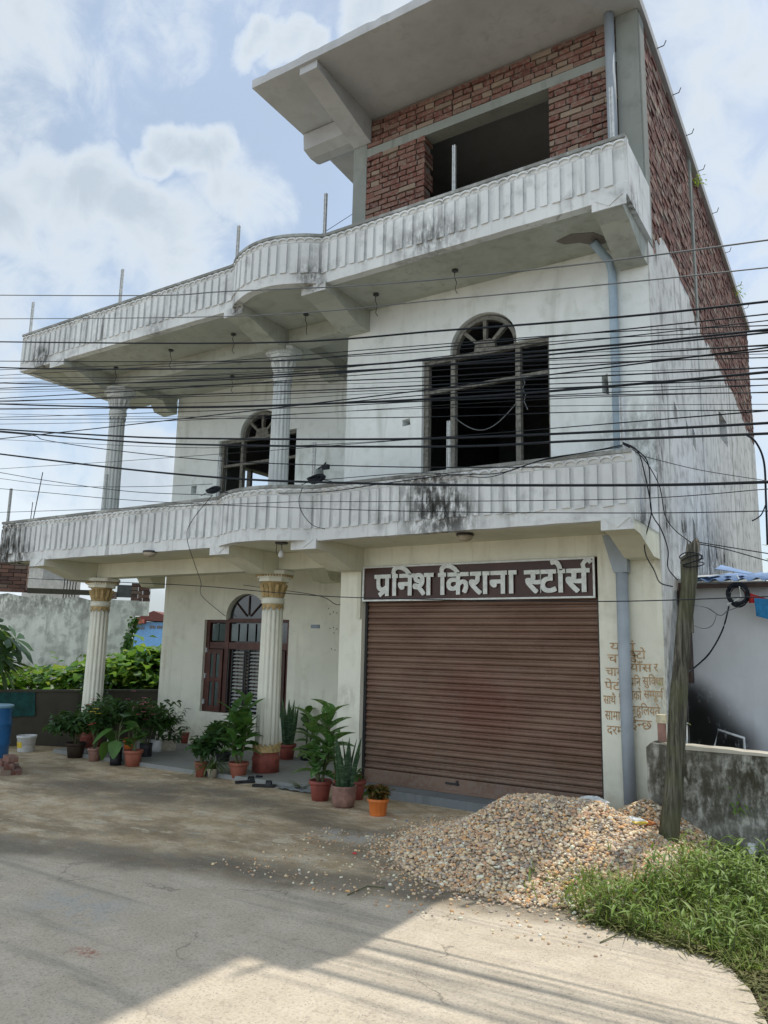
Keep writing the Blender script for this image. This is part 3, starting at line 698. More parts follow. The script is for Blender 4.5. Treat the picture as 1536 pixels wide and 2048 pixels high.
# ---- columns
def column(x, y, z0, z1, ground):
    c = bpy.data.objects.new('column', None); COL.objects.link(c); c.parent = house; c.location = (x+4, y, 0)
    body = col_white if ground else col_grey
    if ground:
        w = MB(); w.lathe([(.165, z0), (.165, z0+.12), (.172, z0+.14), (.172, z0+.17), (.16, z0+.19), (.155, z0+.24)], 28, (x, y, 0)); w.build('base', red_base, c, True)
        w = MB(); n = 16                                   # leaf collar at the foot
        for k in range(n):
            a0, a1 = 2*PI*k/n, 2*PI*(k+1)/n; am = (a0+a1)/2
            def q(a, r, z): return (x+r*math.cos(a), y+r*math.sin(a), z)
            w.add([q(a0, .170, z0+.24), q(a1, .170, z0+.24), q(a1, .166, z0+.30), q(am, .178, z0+.345), q(a0, .166, z0+.30), q(a0, .13, z0+.24), q(a1, .13, z0+.24), q(a1, .13, z0+.30), q(am, .13, z0+.335), q(a0, .13, z0+.30)],
                  [(0, 1, 2, 3, 4), (0, 5, 6, 1), (4, 3, 8, 9), (3, 2, 7, 8)])
        w.build('leaf_collar', gold, c); zs0 = z0+.235
    else:
        w = MB(); w.lathe([(.15, z0), (.15, z0+.1)], 24, (x, y, 0)); w.build('base', body, c); zs0 = z0+.1
    r0, r1 = (.148, .132) if ground else (.135, .118)
    zc = z1-.42
    w = MB(); w.lathe([(lerp(r0, r1, t), lerp(zs0, zc, t)) for t in (0, .25, .5, .75, 1)], 112, (x, y, 0), 14, .13); w.build('shaft', body, c, True)
    w = MB(); w.lathe([(r1+.004, zc-.0), (r1+.018, zc+.012), (r1+.018, zc+.03), (r1+.004, zc+.04), (r1+.016, zc+.052), (r1+.016, zc+.066), (r1, zc+.08)], 28, (x, y, 0)); w.build('necking', body, c, True)
    cap = gold if ground else body
    w = MB(); n = 12
    prof = [(r1-.002, zc-.10), (r1+.006, zc-.09), (r1+.004, zc)]
    for k in range(n):      # hanging tips below the ring
        a0, a1 = 2*PI*k/n, 2*PI*(k+1)/n; am = (a0+a1)/2
        def q(a, r, z): return (x+r*math.cos(a), y+r*math.sin(a), z)
        w.add([q(a0, r1+.006, zc), q(a1, r1+.006, zc), q(a1, r1+.008, zc-.035), q(am, r1+.014, zc-.085), q(a0, r1+.008, zc-.035)], [(0, 1, 2, 3, 4)])
    w.lathe([(r1-.01, zc+.08), (r1-.004, zc+.16), (r1+.012, zc+.25), (r1+.03, zc+.28)], 28, (x, y, 0))
    for k in range(n):      # acanthus-like leaves of the bell
        a = 2*PI*k/n; da = PI/n*.86
        def q(a, r, z): return (x+r*math.cos(a), y+r*math.sin(a), z)
        w.add([q(a-da, r1+.004, zc+.085), q(a+da, r1+.004, zc+.085), q(a+da*1.05, r1+.014, zc+.19), q(a+da*.6, r1+.034, zc+.255), q(a, r1+.052, zc+.235), q(a-da*.6, r1+.034, zc+.255), q(a-da*1.05, r1+.014, zc+.19), q(a, r1+.026, zc+.15)],
              [(0, 1, 7), (1, 2, 7), (2, 3, 7), (3, 4, 7), (4, 5, 7), (5, 6, 7), (6, 0, 7)])
    w.build('leaf_bell', cap, c)
    w = MB()               # abacus with drooping scalloped edge
    oct_ = lambda r: [(x+r*math.cos(PI/8+k*PI/4)*1.0, y+r*math.sin(PI/8+k*PI/4)) for k in range(8)]
    for (r, za, zb) in ((r1+.07, zc+.28, zc+.325), (r1+.10, zc+.325, zc+.37), (r1+.135, zc+.37, z1-.002)): w.prism(oct_(r), 'z', za, zb)
    w.build('abacus', body, c)
    w = MB()
    for k in range(40):
        a = 2*PI*(k+.5)/40; r = (r1+.10)
        w.lathe([(.002, 0), (.011, .012), (.012, .03)], 6, (x+r*math.cos(a), y+r*math.sin(a), zc+.335))
    w.build('bead_trim', cap, c)
column(-8.17, .07, .05, 2.507, True); column(-4.78, .07, .05, 2.507, True)
column(-8.14, .07, 2.85, 5.487, False); column(-4.79, .07, 2.85, 5.487, False)
w = MB(); w.prism([(-8.35, -.38), (-7.3, -.42), (-5.2, -.40), (-4.3, -.38), (-3.70, -.36), (-3.70, REC-.004), (-8.35, REC-.004)], 'z', -.02, .05); w.build('porch_floor', porch_pl, house)
w = MB(); w.prism([(-3.30, -.20), (-.9, -.22), (-.62, -.2), (-.62, .28), (-3.33, .28)], 'z', -.02, .085); w.build('doorstep', step_pl, house)

# ---- windows
def part(name, parent): 
    o = bpy.data.objects.new(name, None); COL.objects.link(o); o.parent = parent
    off = Vector((0, 0, 0)); t = parent
    while t is not None: off += t.location; t = t.parent
    o.location = -off; return o
def open_frame(x0, x1, z0, z1, xa, xb, zt, y, m, ytr):
    f = part('window_frame', house); fw = .036; d = .07
    for a, b, nm in ((x0, x0+.06, 'post'), (x1-.03, x1, 'post'), (xa-.02, xa+fw, 'mullion'), (xb-fw, xb+.02, 'mullion')):
        w = MB(); w.box(a, b, y, y+d, z0, z1); w.build(nm, m, f)
    w = MB(); w.box(x0, x1, y+.004, y+d-.004, z1, z1+.05); w.build('head_rail', m, f)
    w = MB(); w.box(x0+.06, x1-.03, y+.008, y+d-.012, ytr, ytr+.04); w.build('transom', m, f)
    # arch fan
    cx = (xa+xb)/2; zb = z1+.05; rx, rz = (xb-xa)/2, zt-zb
    w = MB(); n = 18
    for k in range(n):
        a0, a1 = PI*k/n, PI*(k+1)/n
        def q(a, s, yy): return (cx-rx*s*math.cos(a), yy, zb+.0+rz*s*math.sin(a))
        w.hexa([q(a0, .88, y), q(a1, .88, y), q(a1, .88, y+d), q(a0, .88, y+d), q(a0, .99, y), q(a1, .99, y), q(a1, .99, y+d), q(a0, .99, y+d)])
    w.build('arch_rim', m, f)
    w = MB(); w.prism([(cx-.13, zb), (cx+.13, zb), (cx+.12, zb+.07), (cx+.07, zb+.12), (cx-.07, zb+.12), (cx-.12, zb+.07)], 'y', y+.002, y+d-.004); w.build('fan_hub', m, f)
    for a in (.28, .5, .72) if False else (.25, .5, .75):
        an = PI*a; p0 = Vector((cx-.09*math.cos(an), y+d/2, zb+.09*math.sin(an))); p1 = Vector((cx-rx*.9*math.cos(an), y+d/2, zb+rz*.9*math.sin(an)))
        w = MB(); t = (p1-p0).normalized(); nrm = Vector((t.z, 0, -t.x))*.017; dd = Vector((0, d*.4, 0))
        w.hexa([p0-nrm-dd, p0+nrm-dd, p0+nrm+dd, p0-nrm+dd, p1-nrm*1.3-dd, p1+nrm*1.3-dd, p1+nrm*1.3+dd, p1-nrm*1.3+dd]); w.build('fan_spoke', m, f)
    return f
open_frame(-2.60, -1.05, 3.40, 4.86, -2.23, -1.42, 5.31, .05, wood_grey, 4.50)
open_frame(-7.11, -5.51, 3.45, 4.77, -6.66, -5.85, 5.20, REC+.05, wood_grey, 4.38)
# the wire slung across the big opening
w = MB(); w.tube([(lerp(-2.2, -1.45, t), .04, 4.17-.22*math.sin(PI*t)+.04*t) for t in [k/12 for k in range(13)]], .006, 5); w.build('slung_wire', cable_g, house)
w = MB(); w.tube([(-1.36, .03, 4.52), (-1.34, .03, 4.42), (-1.37, .03, 4.36), (-1.33, .03, 4.30), (-1.35, .03, 4.22), (-1.31, .03, 4.12)], .006, 5); w.build('hanging_cord', cable_g, house)

def ground_window():
    f = part('window', house); y = REC+.05
    zt = 1.90
    w = MB(); w.box(-7.2, -7.13, y, y+.08, .55, zt); w.box(-6.80, -6.72, y, y+.08, .55, zt); w.box(-6.0, -5.93, y, y+.08, .55, zt); w.box(-5.57, -5.5, y, y+.08, .55, zt)
    w.box(-7.2, -5.5, y+.004, y+.07, zt, zt+.06); w.box(-7.12, -5.58, y+.006, y+.072, 1.50, 1.60); w.box(-7.2, -5.5, y-.02, y+.09, .50, .549)
    w.build('frame', wood_brown, f)
    # arch light
    cx, rx, rz, zb = -6.35, .39, .36, zt+.06
    w = MB(); w.prism([(cx-rx*math.cos(PI*k/16), zb+rz*math.sin(PI*k/16)) for k in range(17)], 'y', y+.03, y+.04); w.build('arch_pane', glass_dark, f)
    for a in (.25, .5, .75):
        an = PI*a; w = MB(); w.tube([(cx-.05*math.cos(an), y+.02, zb+.05*math.sin(an)), (cx-rx*.95*math.cos(an), y+.02, zb+rz*.95*math.sin(an))], .012, 6); w.build('fan_spoke', wood_dark, f)
    # top lights
    for k in range(2): w = MB(); w.box(-7.10+k*.15, -6.97+k*.15, y+.03, y+.04, 1.62, 1.88); w.build('pane', glass_m, f)
    for k in range(4): w = MB(); w.box(-6.70+k*.175, -6.56+k*.175, y+.03, y+.04, 1.62, 1.88); w.build('pane', glass_m, f)
    # closed leaf at the left with four panes, hinges and a catch
    w = MB()
    for (a, b, c_, d_) in ((-7.12, -7.06, .56, 1.49), (-6.87, -6.81, .56, 1.49), (-6.995, -6.945, .56, 1.49)): w.box(a, b, y-.022, y-.002, c_, d_)
    for (c_, d_) in ((.56, .64), (1.0, 1.06), (1.42, 1.49)): w.box(-7.06, -6.87, y-.019, y-.004, c_, d_)
    w.build('leaf_frame', wood_brown, f)
    for (a, b) in ((-7.055, -6.998), (-6.94, -6.873)):
        for (c_, d_) in ((.645, .995), (1.065, 1.415)): w = MB(); w.box(a, b, y-.012, y-.008, c_, d_); w.build('pane', glass_m, f)
    for z in (.66, 1.05, 1.44): w = MB(); w.box(-7.17, -7.145, y-.03, y-.001, z, z+.07); w.build('hinge', galv, f)
    # window bars and louvres of the two middle leaves
    w = MB()
    for x in (-6.70, -6.63, -6.385, -6.35, -6.29, -6.05, -6.01): w.box(x-.008, x+.008, y+.0, y+.016, .56, 1.49)
    w.build('bar_grille', iron, f)
    for (a, b) in ((-6.615, -6.40), (-6.275, -6.065)):
        for k in range(17):
            z = .60+k*.0525; w = MB(); w.hexa([(a, y+.012, z), (b, y+.012, z), (b, y+.04, z+.018), (a, y+.04, z+.018), (a, y+.010, z+.006), (b, y+.010, z+.006), (b, y+.04, z+.024), (a, y+.04, z+.024)])
            w.build('louvre', louvre, f)
    w = MB(); w.box(-6.72, -6.0, y+.075, y+.078, .56, 1.5); w.box(-7.12, -5.55, y+.076, y+.079, 1.6, 1.9); w.build('dark_backing', glass_dark, f)
    w = MB()
    for (a, b) in ((-5.92, -5.86), (-5.64, -5.58)): w.box(a, b, y-.02, y, .56, 1.49)
    w.box(-5.86, -5.64, y-.018, y-.002, .56, .64); w.box(-5.86, -5.64, y-.018, y-.002, 1.42, 1.49); w.box(-5.85, -5.65, y-.01, y-.006, .64, 1.42); w.build('leaf_frame', wood_dark, f)
ground_window()

# ---- roller shutter
sh = part('roller_shutter', house); YS = .10
slm = MB(); L = 2.752; H = .0695
prof = [(.014, 0), (.002, .004), (-.010, .012), (-.016, .024), (-.015, .036), (-.008, .045), (.001, .049), (-.003, .053), (-.004, .060), (.002, .066), (.014, .0695), (.02, .0695), (.02, 0)]
slm.prism(prof, 'x', 0, L); slat_mesh = slm.mesh('slat', slat_m)
nS = 27
for k in range(nS):
    o = link('slat', slat_mesh, sh, (-3.357, YS+.004, .235+k*H)); o.rotation_euler[1] = random.uniform(-.0005, .0005)
w = MB(); w.box(-3.355, -.606, YS-.018, YS+.012, .088, .234); w.box(-3.355, -.606, YS-.034, YS-.018, .088, .112); w.build('bottom_plate', slat_m, sh)
w = MB(); w.box(-2.30, -2.14, YS-.032, YS-.018, .175, .195); w.box(-2.17, -2.15, YS-.036, YS-.018, .17, .22); w.build('bolt', iron, sh)
w = MB(); w.box(-3.364, -3.335, YS-.03, YS+.05, .088, 2.50); w.build('guide_rail', iron, sh)
w = MB(); w.box(-.63, -.60, YS-.03, YS+.05, .088, 2.50); w.build('guide_rail', iron, sh)
w = MB(); w.box(-3.335, -.63, YS-.01, YS+.1, 2.10, 2.50); w.build('shutter_box', wood_dark, sh)

# ---- shop sign
def glyph_mesh(ch, size, offset, extrude):
    fc = bpy.data.curves.new('g', 'FONT'); fc.body = ch; fc.offset = offset; fc.extrude = extrude; fc.resolution_u = 3
    o = bpy.data.objects.new('g', fc); COL.objects.link(o)
    dg = bpy.context.evaluated_depsgraph_get(); me = bpy.data.meshes.new_from_object(o.evaluated_get(dg), depsgraph=dg)
    bpy.data.objects.remove(o); bpy.data.curves.remove(fc); return me
GC = {}
def glyph(ch, off, ext):
    if (ch, off) not in GC:
        me = glyph_mesh(ch, 1, .012 if off > .03 else off, ext); bm = bmesh.new(); bm.from_mesh(me); bpy.data.meshes.remove(me)
        bmesh.ops.remove_doubles(bm, verts=bm.verts, dist=.0005)
        if off > .03:
            me0 = bpy.data.meshes.new('t'); bm.to_mesh(me0); bm.free(); bm = bmesh.new(); d = off-.012; k = 0
            for dx in (-d, 0, d):
                for dz in (-d*.8, 0, d*.8):
                    b2 = bmesh.new(); b2.from_mesh(me0)
                    for v in b2.verts: v.co += Vector((dx, dz, .0006*k))
                    m1 = bpy.data.meshes.new('t'); b2.to_mesh(m1); b2.free(); bm.from_mesh(m1); bpy.data.meshes.remove(m1); k += 1
            bpy.data.meshes.remove(me0)
        GC[(ch, off)] = bm
    return GC[(ch, off)].copy()
def stroke_bm(pts, r, ext):
    bm = bmesh.new(); pts = [Vector((p[0], p[1], 0)) for p in pts]; L = []; Rr = []
    for i, p in enumerate(pts):
        t = (pts[min(i+1, len(pts)-1)]-pts[max(0, i-1)]).normalized(); n = Vector((-t.y, t.x, 0))
        L.append(p+n*r); Rr.append(p-n*r)
    for z in (-ext, ext):
        pass
    vs = [[bm.verts.new((q.x, q.y, z)) for q in (L[i], Rr[i]) for z in (-ext, ext)] for i in range(len(pts))]
    for a, b in zip(vs, vs[1:]):
        bm.faces.new((a[1], a[3], b[3], b[1])); bm.faces.new((a[0], b[0], b[2], a[2])); bm.faces.new((a[0], a[1], b[1], b[0])); bm.faces.new((a[2], b[2], b[3], a[3]))
    bm.faces.new((vs[0][0], vs[0][2], vs[0][3], vs[0][1])); bm.faces.new((vs[-1][0], vs[-1][1], vs[-1][3], vs[-1][2]))
    return bm
def word(tokens, off, ext):
    """tokens laid left to right; 'h:X' = half letter without its stem, '+X' = mark drawn over the pen, '|rakar', '|reph'"""
    pen = 0.0; out_ = []
    for t in tokens:
        if t == ' ': pen += .3; continue
        if t == '|rakar':
            bm = stroke_bm([(pen-.14, .24), (pen-.28, .10), (pen-.42, .0)], .04+off, ext); out_.append(bm); continue
        if t == '|reph':
            bm = stroke_bm([(pen-.12, .60), (pen-.16, .76), (pen-.07, .88), (pen+.04, .86), (pen+.08, .80)], .04+off*.8, ext); out_.append(bm); continue
        half = t.startswith('h:'); mark = t.startswith('+'); ch = t.replace('h:', '').replace('+', '')
        bm = glyph(ch, off, ext); xs = [v.co.x for v in bm.verts]; x0, x1 = min(xs), max(xs)
        if mark:
            for v in bm.verts: v.co.x += pen-.02
            out_.append(bm); continue
        if half:
            cut = x1-.20-off
            if ch in 'ट': cut = x1
            bmesh.ops.bisect_plane(bm, geom=bm.verts[:]+bm.edges[:]+bm.faces[:], plane_co=(cut, 0, 0), plane_no=(1, 0, 0), clear_outer=True)
            adv = cut-x0-.03
        elif ch == 'ि': adv = .25; x0 = 0
        elif ch == 'ी': adv = .27; x0 = min(0, x0)
        elif ch == 'ो': adv = .27-.0; x0 = 0
        elif ch == 'ा': adv = .27; x0 = 0
        else: adv = x1-x0-2*off-.015; x0 = x0+off
        for v in bm.verts: v.co.x += pen-x0
        out_.append(bm); pen += adv
    return out_, pen
def place_word(tokens, xa, xb, zhead, zbase, y, off, ext, mat, parent, name, join=False):
    bms, wd = word(tokens, off, ext)
    sx = (xb-xa)/wd; sz = (zhead-zbase)/.62
    tot = bmesh.new() if join else None
    for bm in bms:
        for v in bm.verts:
            x, zz, d = v.co; v.co = Vector((xa+x*sx, y-d, zbase+zz*sz))
        bmesh.ops.recalc_face_normals(bm, faces=bm.faces)
        me = bpy.data.meshes.new(name); bm.to_mesh(me); bm.free()
        if join: tot.from_mesh(me); bpy.data.meshes.remove(me)
        else: me.materials.append(mat); link(name, me, parent)
    if join:
        me = bpy.data.meshes.new(name); tot.to_mesh(me); tot.free(); me.materials.append(mat); link(name, me, parent)
sign = thing('shop_sign', 'dark brown sign board with raised white Devanagari letters above the roller shutter', 'sign', (-1.98, -.03, 2.1))
w = MB(); w.box(-3.345, -.625, -.012, .08, 2.105, 2.495); w.build('board', sign_br, sign)
w = MB(); w.box(-3.35, -.62, -.028, -.012, 2.098, 2.116); w.box(-3.35, -.62, -.028, -.012, 2.482, 2.50); w.box(-3.35, -3.332, -.028, -.012, 2.116, 2.482); w.box(-.638, -.62, -.028, -.012, 2.116, 2.482); w.build('frame', sign_wh, sign)
OF, EX = .0301, .007
place_word(['प', '|rakar', 'ि', 'न', 'श'], -3.17, -2.42, 2.39, 2.165, -.026, OF, EX, sign_wh, sign, 'letter')
place_word(['ि', 'क', 'र', 'ा', 'न', 'ा'], -2.34, -1.44, 2.385, 2.165, -.026, OF, EX, sign_wh, sign, 'letter')
place_word(['h:स', 'ट', 'ो', 'स', '|reph'], -1.35, -.68, 2.38, 2.165, -.026, OF, EX, sign_wh, sign, 'letter')

# painted text on the right pier (part of the house)
TX = [(['य', 'ह', 'ा', '+ं'], -.50, -.26, 1.665, 1.60), (['च', 'ा', '+ं', 'द', 'ी'], -.525, -.28, 1.555, 1.49), (['छ', '+ु', 'ट', 'ो'], -.335, -.17, 1.595, 1.53),
      (['च', 'ा', 'म', 'ल'], -.545, -.30, 1.43, 1.365), (['h:ग', 'य', 'ा', '+ँ', 'स'], -.36, -.12, 1.475, 1.415), (['र'], -.10, -.065, 1.48, 1.42),
      (['प', '+े', 'ट', 'ो', 'ल'], -.56, -.29, 1.30, 1.235), (['प', 'ि', 'न'], -.325, -.225, 1.345, 1.28), (['स', '+ु', 'ि', 'व', 'ध', 'ा'], -.205, -.02, 1.355, 1.295),
      (['स', 'ा', 'थ', '+ै'], -.575, -.46, 1.17, 1.105), (['ि', 'क', 'र', 'ा'], -.43, -.31, 1.175, 1.11), (['न', 'ा', 'क', 'ो'], -.35, -.22, 1.225, 1.155), (['स', 'h:म', 'प', '+ू', 'ण', '|reph'], -.20, -.03, 1.235, 1.175),
      (['स', 'ा', 'म', 'ा', 'न'], -.565, -.38, 1.03, .96), (['स', 'ह', '+ु', 'ि', 'ल', 'य', 'त', '+े'], -.33, -.06, 1.09, 1.025),
      (['द', 'र', 'म', 'ा'], -.55, -.37, .895, .83), (['ई', 'h:न', 'छ'], -.33, -.14, .965, .895)]
txt = part('painted_text', house)
for (tk, xa, xb, zh, zb) in TX:
    place_word(tk, xa, xb, zh+.004, zb-.004, -.0035, .004, .0015, text_br, txt, 'word', join=True)

# ---- drain pipes
def pipe(pts, r, m, nm='drain_pipe'):
    w = MB(); w.tube(pts, r, 16); return w.build(nm, m, house, True)
pipe([(-.335, -.075, .10), (-.345, -.075, 1.3), (-.345, -.075, 2.46)], .056, pipe_m)
w = MB(); w.prism([(-.46, 2.46), (-.24, 2.46), (-.28, 2.28), (-.40, 2.28)], 'y', -.14, -.012)
w = MB(); w.hexa([(-.41, -.13, 2.33), (-.28, -.13, 2.33), (-.28, -.004, 2.33), (-.41, -.004, 2.33), (-.50, -.15, 2.69), (-.275, -.15, 2.69), (-.275, -.004, 2.69), (-.50, -.004, 2.69)]); w.build('pipe_hopper', pipe_m, house)
pipe([(-.345, -.055, 2.9), (-.345, -.055, 5.40), (-.36, -.10, 5.52), (-.42, -.24, 5.60), (-.46, -.30, 5.66)], .042, pipe_b)
pipe([(-.285, -.07, 5.84), (-.285, -.07, 8.405)], .052, pipe_m)
# broken patch of soffit by the pipe
w = MB(); w.prism([(-.30, -.18), (-.42, -.42), (-.62, -.50), (-.80, -.44), (-.74, -.34), (-.60, -.30), (-.46, -.14)], 'z', 5.694, 5.6985); w.build('broken_plaster_patch', mortar_m, house)

# ---- railing stubs standing on the parapets
def stub(x, y, z0, z1, r=.016, lean=(0, 0)):
    w = MB(); r2 = r*.45
    w.box(x-r, x-r2, y-r, y+r, z0, z1); w.box(x+r2, x+r, y-r, y+r, z0, z1); w.box(x-r2, x+r2, y-r*.4, y+r, z0, z1-.004)
    o = w.build('railing_post', galv, house); return o
for x, z in ((-9.24, 6.86), (-7.10, 6.86), (-4.85, 6.87), (-3.46, 6.87), (-1.755, 6.88), (-.085, 6.88)): stub(x, -.85, 6.25, z)
for x, z in ((-9.30, 3.84), (-7.06, 3.83), (-4.945, 3.83), (-3.49, 3.83), (-1.80, 3.83), (-.09, 3.83)): stub(x, -.85, 3.26, z)
w = MB(); w.tube([(-8.66, -.85, 3.28), (-8.55, -.84, 4.02)], .007, 5); w.tube([(-8.72, -.85, 3.28), (-8.71, -.85, 3.58)], .006, 5); w.build('reinforcing_bar', iron, house)
# steel bars poking out along the right roof edge
w = MB()
for y in (.7, 1.5, 2.3, 3.1, 4.2, 5.4, 6.6, 7.5):
    zb = lerp(8.41, 7.86, y/8.4)+.05; w.tube([(.03, y, zb), (.12, y+.02, zb+.02), (.14, y+.05, zb+.10)], .006, 5)
w.build('reinforcing_bar', iron, house)
# soffit hooks with loose wires, domed lights, bare bulb
for (u, v_) in ((752, 588), (910, 540), (612, 628), (467, 668), (342, 700), (232, 735), (465, 752)):
    p = onZ(u, v_, 5.695); R = random.Random(u)
    if v_ > 730: p = Vector((p.x, min(p.y, 1.1), p.z))
    w = MB(); w.lathe([(.035, -.012), (.035, .004)], 12, (p.x, p.y, 5.69)); w.tube([(p.x, p.y, 5.69), (p.x-.01, p.y, 5.62), (p.x+.015, p.y+.01, 5.55), (p.x+R.uniform(-.02, .02), p.y, 5.46), (p.x+.03, p.y, 5.41)], .0045, 5)
    w.build('ceiling_hook', iron, house)
for (u, v_) in ((930, 1070), (300, 1104)):
    p = onZ(u, v_, 2.70); f = part('ceiling_light', house)
    w = MB(); w.lathe([(.085, -.0), (.09, -.012), (.088, -.022)], 20, (p.x, p.y, 2.715)); w.build('rim', iron, f)
    w = MB(); w.lathe([(.080, -.022), (.076, -.045), (.055, -.068), (.02, -.078), (.004, -.08)], 20, (p.x, p.y, 2.715)); w.build('glass_dome', beige_p, f, True)
p = onZ(563, 1088, 2.70); f = part('hanging_bulb', house)
w = MB(); w.lathe([(.07, -.01), (.075, .01)], 16, (p.x, p.y, 2.71)); w.tube([(p.x, p.y, 2.70), (p.x+.01, p.y, 2.66), (p.x-.005, p.y, 2.62)], .005, 5); w.tube([(p.x-.07, p.y, 2.7), (p.x-.075, p.y, 2.64), (p.x-.06, p.y, 2.58)], .004, 5); w.build('rose', iron, f)
w = MB(); w.lathe([(.016, .07), (.018, .05), (.03, .03), (.033, .01), (.025, -.012), (.008, -.022)], 14, (p.x, p.y, 2.565)); w.build('bulb', white_p, f, True)
# small blue plate and fixing holes on the recess wall
a = onY(631, 1253, REC); w = MB(); w.box(a.x-.075, a.x+.075, REC-.012, REC-.001, a.z-.025, a.z+.025); w.build('number_plate', simple('blue_grey_plate', (.22, .27, .33), .5), house)
w = MB()
for (u, v_) in ((660, 1228), (667, 1224), (674, 1226), (660, 1257), (667, 1255), (674, 1258), (668, 1266), (663, 1298), (670, 1300), (657, 1217)):
    a = onY(u, v_, REC); w.lathe([(.009, 0), (.006, .006)], 6, (0, 0, 0)); n0 = len(w.v)-12
    for i in range(n0, len(w.v)): x, y, z = w.v[i]; w.v[i] = (a.x+x, REC-.001-z, a.z+y)
w.build('plug_holes', simple('brown_hole', (.10, .08, .05), .9), house)
# ragged stubs on the front wall where boxes were chased in
for (x, y, z, s) in ((-2.82, -.004, 4.18, .05), (-5.05, REC-.004, 4.09, .06), (-5.33, REC-.004, 4.22, .04), (-7.63, REC-.004, 4.06, .05)):
    pass
w = MB(); w.box(-3.42, -3.37, -.03, -.003, 1.9, 2.5); w.build('corner_batten', soffit_low, house)

# ================================================================== surroundings
def att(mb_cols): pass
# ---- gravel heap
def heap_h(x, y):
    d1 = math.hypot((x+.64)/(1.0 if x < -.64 else 1.15), (y+1.32)/1.0); d2 = math.hypot((x+.05)/.75, (y+.62)/.8); d3 = math.hypot((x-.05)/.8, (y+1.6)/1.2)
    f = lambda d, R_, H, p: H*(1-d/R_)**p if d < R_ else -9
    h = max(f(d1, 1.36, .62, 1.5), f(d2, .95, .40, 1.1), f(d3, .80, .26, 1.1))
    h = min(h, .40+.25*(h-.40)) if h > .40 else h
    h = max(h, .0)
    n = math.sin(x*7.1+y*3)*.012+math.sin(y*9.7-x*4)*.010
    return max(0, h + (n if h > .04 else 0))
def heap():
    bm = MB(); nx, ny = 70, 66; X0, X1, Y0, Y1 = -2.3, .55, -2.75, -.01
    for j in range(ny+1):
        for i in range(nx+1):
            x, y = lerp(X0, X1, i/nx), lerp(Y0, Y1, j/ny); bm.v.append((x, y, heap_h(x, y)-.012)); bm.c.append((.45, .37, .27))
    for j in range(ny):
        for i in range(nx): a = j*(nx+1)+i; bm.f.append((a, a+1, a+nx+2, a+nx+1))
    # stones
    ico = bmesh.new(); bmesh.ops.create_icosphere(ico, subdivisions=1, radius=1); bv = np.array([v.co[:] for v in ico.verts]); bf = np.array([[v.index for v in f.verts] for f in ico.faces]); ico.free()
    R = np.random.RandomState(4); V = []; F = []; Cc = []; n0 = 0
    pal = np.array([(.50, .40, .29), (.58, .48, .37), (.40, .30, .22), (.54, .33, .17), (.34, .30, .27), (.66, .59, .49), (.44, .28, .19), (.48, .37, .26), (.26, .23, .21), (.56, .43, .28)])
    cnt = 0
    def put(x, y, z, s):
        nonlocal n0
        sc3 = np.array([R.uniform(.8, 1.35), R.uniform(.7, 1.1), R.uniform(.45, .8)])*s
        a, b = R.uniform(0, 6.28), R.uniform(-.6, .6)
        v = bv*sc3*(1+R.uniform(-.14, .14, (len(bv), 1)))
        ca, sa, cb, sb = math.cos(a), math.sin(a), math.cos(b), math.sin(b)
        v = np.stack([v[:, 0], v[:, 1]*cb-v[:, 2]*sb, v[:, 1]*sb+v[:, 2]*cb], 1)
        v = np.stack([v[:, 0]*ca-v[:, 1]*sa, v[:, 0]*sa+v[:, 1]*ca, v[:, 2]], 1)+np.array([x, y, z])
        V.append(v); F.append(bf+n0); n0 += len(bv)
        c = np.minimum(pal[R.randint(len(pal))]*np.array([1.02, .99, .92])*R.uniform(1.1, 1.65), .84); Cc.append(np.repeat(c[None], len(bv), 0))
    while cnt < 24000:
        x, y = R.uniform(-2.2, .5), R.uniform(-2.75, -.02)
        h = heap_h(x, y)
        if h < .015: continue
        s = R.choice([.007, .010, .013, .017, .022], p=[.22, .30, .28, .15, .05]); put(x, y, h+R.uniform(-.004, .008), s); cnt += 1
    for k in range(3000):                      # spilled round the foot
        a = R.uniform(0, 6.28); rr = 1.20+abs(R.normal(0, .13)); x, y = -.70+rr*math.cos(a), -1.30+rr*math.sin(a)
        if R.rand() < .25: x, y = R.uniform(-2.6, .3), R.uniform(-3.1, -1.6)
        if y > -.22 or x > .4: continue
        put(x, y, heap_h(x, y)+.004, R.choice([.004, .006, .009, .013]))
    V = np.concatenate([np.array(bm.v)]+V); Cc = np.concatenate([np.array(bm.c)]+Cc); nb = len(bm.v)
    F = np.concatenate(F)+nb
    me = bpy.data.meshes.new('gravel_heap')
    q = np.array(bm.f); nq, ntq = len(q), len(F)
    me.vertices.add(len(V)); me.vertices.foreach_set('co', V.astype(np.float32).ravel())
    me.loops.add(nq*4+ntq*3); me.loops.foreach_set('vertex_index', np.concatenate([q.ravel(), F.ravel()]).astype(np.int32))
    me.polygons.add(nq+ntq); me.polygons.foreach_set('loop_start', np.concatenate([np.arange(nq)*4, nq*4+np.arange(ntq)*3]).astype(np.int32))
    me.update(calc_edges=True); at = me.color_attributes.new('col', 'FLOAT_COLOR', 'POINT')
    at.data.foreach_set('color', np.concatenate([Cc, np.ones((len(Cc), 1))], 1).astype(np.float32).ravel())
    me.materials.append(stone_m); me.polygons.foreach_set('use_smooth', [True]*len(me.polygons))
    o = link('gravel_heap', me); tag(o, 'heap of tan and grey river gravel piled against the brown roller shutter', 'gravel', kind='stuff')
heap()

